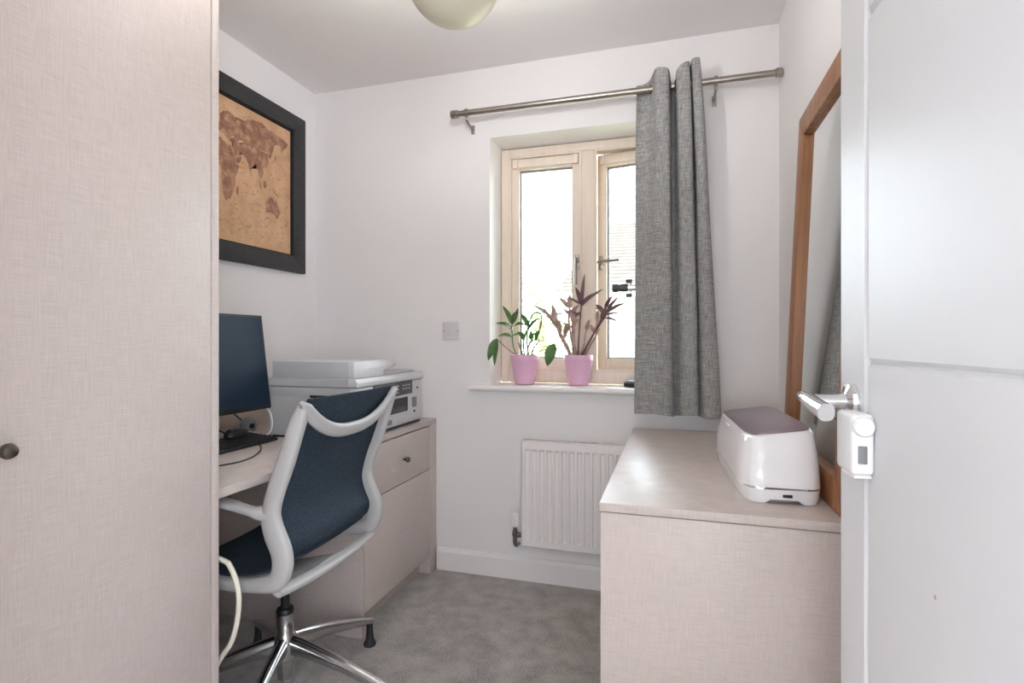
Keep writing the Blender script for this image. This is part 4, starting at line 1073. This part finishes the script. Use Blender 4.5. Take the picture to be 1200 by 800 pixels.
# ------------------------------------------------------------------ pendant lamp: a bowl that throws its light up to the ceiling
LX, LY, LZ, LR = -0.566, 1.340, 2.088, 0.128
lamp = thing('pendant_lamp', (LX, LY, LZ), 'round cream bowl pendant lamp hanging from the ceiling', 'lamp')
pf = []
for k in range(16):
    a = -PI / 2 + (PI * 0.44) * k / 15
    pf.append((LR * math.cos(a) + 1e-4, LR * 0.97 * math.sin(a)))
pf += [(r_ - 0.004, z_ + 0.0015) for r_, z_ in reversed(pf) if r_ > 0.006] + [(1e-4, -LR * 0.97 + 0.005)]
lathe('bowl_shade', pf, (LX, LY, LZ), 'shade', lamp, n=48, caps=False, angle=60)
rod('cord', (LX, LY, LZ + 0.12), (LX, LY, HC - 0.02), 0.003, 'white_plastic', lamp, n=10)
lathe('lamp_holder', [(0.018, 0.065), (0.020, 0.085), (0.014, 0.12), (0.005, 0.13)], (LX, LY, LZ), 'white_plastic', lamp)
for k in range(3):
    a = 2 * PI * k / 3 + 0.3
    rod('hanger', (LX + 0.016 * math.cos(a), LY + 0.016 * math.sin(a), LZ + 0.10), (LX + 0.117 * math.cos(a), LY + 0.117 * math.sin(a), LZ - 0.026), 0.0018, 'steel', lamp, n=8)
lathe('ceiling_rose', [(0.045, -0.0003), (0.043, -0.012), (0.02, -0.022)], (LX, LY, HC), 'white_plastic', lamp, n=28)
bulb = bpy.data.lights.new('bulb_light', 'POINT')
bulb.energy = 14.0; bulb.color = (0.97, 0.98, 1.0); bulb.shadow_soft_size = 0.035
bo = bpy.data.objects.new('bulb_light', bulb); COL.objects.link(bo)
bo.parent = lamp; bo.location = (0, 0, 0.015)

# ------------------------------------------------------------------ outside the window
GZ = -2.7
tag(box('ground', -30, 30, 2.9, 60, GZ - 0.2, GZ, 'lawn'), 'sunlit lawn far below the window', None, None, 'structure')
hs = thing('house', (4.5, 17, GZ), 'pale house with a tiled hip roof across the garden', 'house')
HX0, HX1, HY0, HY1, EZ, RZ_ = -3.05, 9.0, 14.0, 21.0, 2.30, 4.85
box('house_wall', HX0 + 0.35, HX1, HY0 + 0.35, HY1, GZ, EZ, 'house_wall', hs)
# roof: courses of tiles stepping up the near slope, hip at the left end
bm = bmesh.new()
NC = 22
for k in range(NC):
    t0, t1 = k / NC, (k + 1) / NC
    z0, z1 = EZ + (RZ_ - EZ) * t0, EZ + (RZ_ - EZ) * t1
    y0_, y1_ = HY0 + 3.5 * t0, HY0 + 3.5 * t1
    xa, xb = HX0 + 1.0 * t0, HX0 + 1.0 * t1
    q = [(xa, y0_, z0 + 0.05), (HX1, y0_, z0 + 0.05), (HX1, y1_, z1), (xb, y1_, z1)]
    lo = [(xa, y0_, z0 - 0.02), (HX1, y0_, z0 - 0.02)]
    v = [bm.verts.new(p) for p in q]; w = [bm.verts.new(p) for p in lo]
    bm.faces.new(v); bm.faces.new((w[0], w[1], v[1], v[0]))
v = [bm.verts.new(p) for p in ((HX0, HY0, EZ), (HX0 + 1.0, HY0 + 3.5, RZ_), (HX0, HY1, EZ))]
bm.faces.new(v)
v = [bm.verts.new(p) for p in ((HX0 + 1.0, HY0 + 3.5, RZ_), (HX1, HY0 + 3.5, RZ_), (HX1, HY1, EZ), (HX0, HY1, EZ))]
bm.faces.new(v)
finish('tiled_roof', bm, 'roof_tile', hs)
rod('gutter', (HX0 - 0.05, HY0 - 0.08, EZ - 0.04), (HX1, HY0 - 0.08, EZ - 0.04), 0.07, 'gutter', hs, n=10)
rod('downpipe', (HX0 + 0.25, HY0 + 0.25, GZ), (HX0 + 0.25, HY0 + 0.25, EZ - 0.05), 0.05, 'gutter', hs, n=10)
for wx in (1.6, 4.4):
    w_ = box('house_window', wx, wx + 1.1, HY0 + 0.30, HY0 + 0.36, 0.55, 1.75, 'gloss', hs)
    box('pane', wx + 0.08, wx + 0.51, HY0 + 0.285, HY0 + 0.298, 0.63, 1.67, 'screen', w_)
    box('pane', wx + 0.59, wx + 1.02, HY0 + 0.285, HY0 + 0.298, 0.63, 1.67, 'screen', w_)

def tree(loc, h, rad, n, seed, label, nm):
    t = thing(nm, loc, label, 'tree' if nm == 'tree' else 'bush', None)
    rg = random.Random(seed)
    c0 = Vector(loc)
    tube('trunk', [c0, c0 + Vector((0.05, 0, h * 0.4)), c0 + Vector((-0.05, 0.05, h * 0.8))], 0.05 if nm == 'bush' else 0.09, 'bark', t, n=8, res=10)
    bm = bmesh.new()
    for k in range(n):
        while True:
            d_ = Vector((rg.uniform(-1, 1), rg.uniform(-1, 1), rg.uniform(-1, 1)))
            if d_.length <= 1: break
        c = c0 + Vector((0, 0, h * 0.66)) + Vector((d_.x * rad, d_.y * rad, d_.z * h * 0.36))
        a = Vector((rg.uniform(-1, 1), rg.uniform(-1, 1), rg.uniform(-1, 1))).normalized() * rg.uniform(0.05, 0.10)
        b_ = a.orthogonal().normalized() * rg.uniform(0.025, 0.045)
        bm.faces.new([bm.verts.new(p) for p in (c - a, c + b_, c + a, c - b_)])
    tag(finish('foliage', bm, 'foliage', t), None, None, None, 'stuff')
tree((-2.75, 11.6, GZ), 5.3, 0.75, 900, 1, 'loose green garden tree seen through the left pane', 'tree')
tree((-2.95, 8.2, GZ), 3.9, 0.80, 1600, 2, 'dense round bush behind the left pane, below the tree', 'bush')
tree((-1.15, 8.4, GZ), 3.3, 0.8, 1400, 5, 'dense round bush behind the middle of the window', 'bush')

for o in bpy.data.objects:
    if '_wl' in o: del o['_wl']
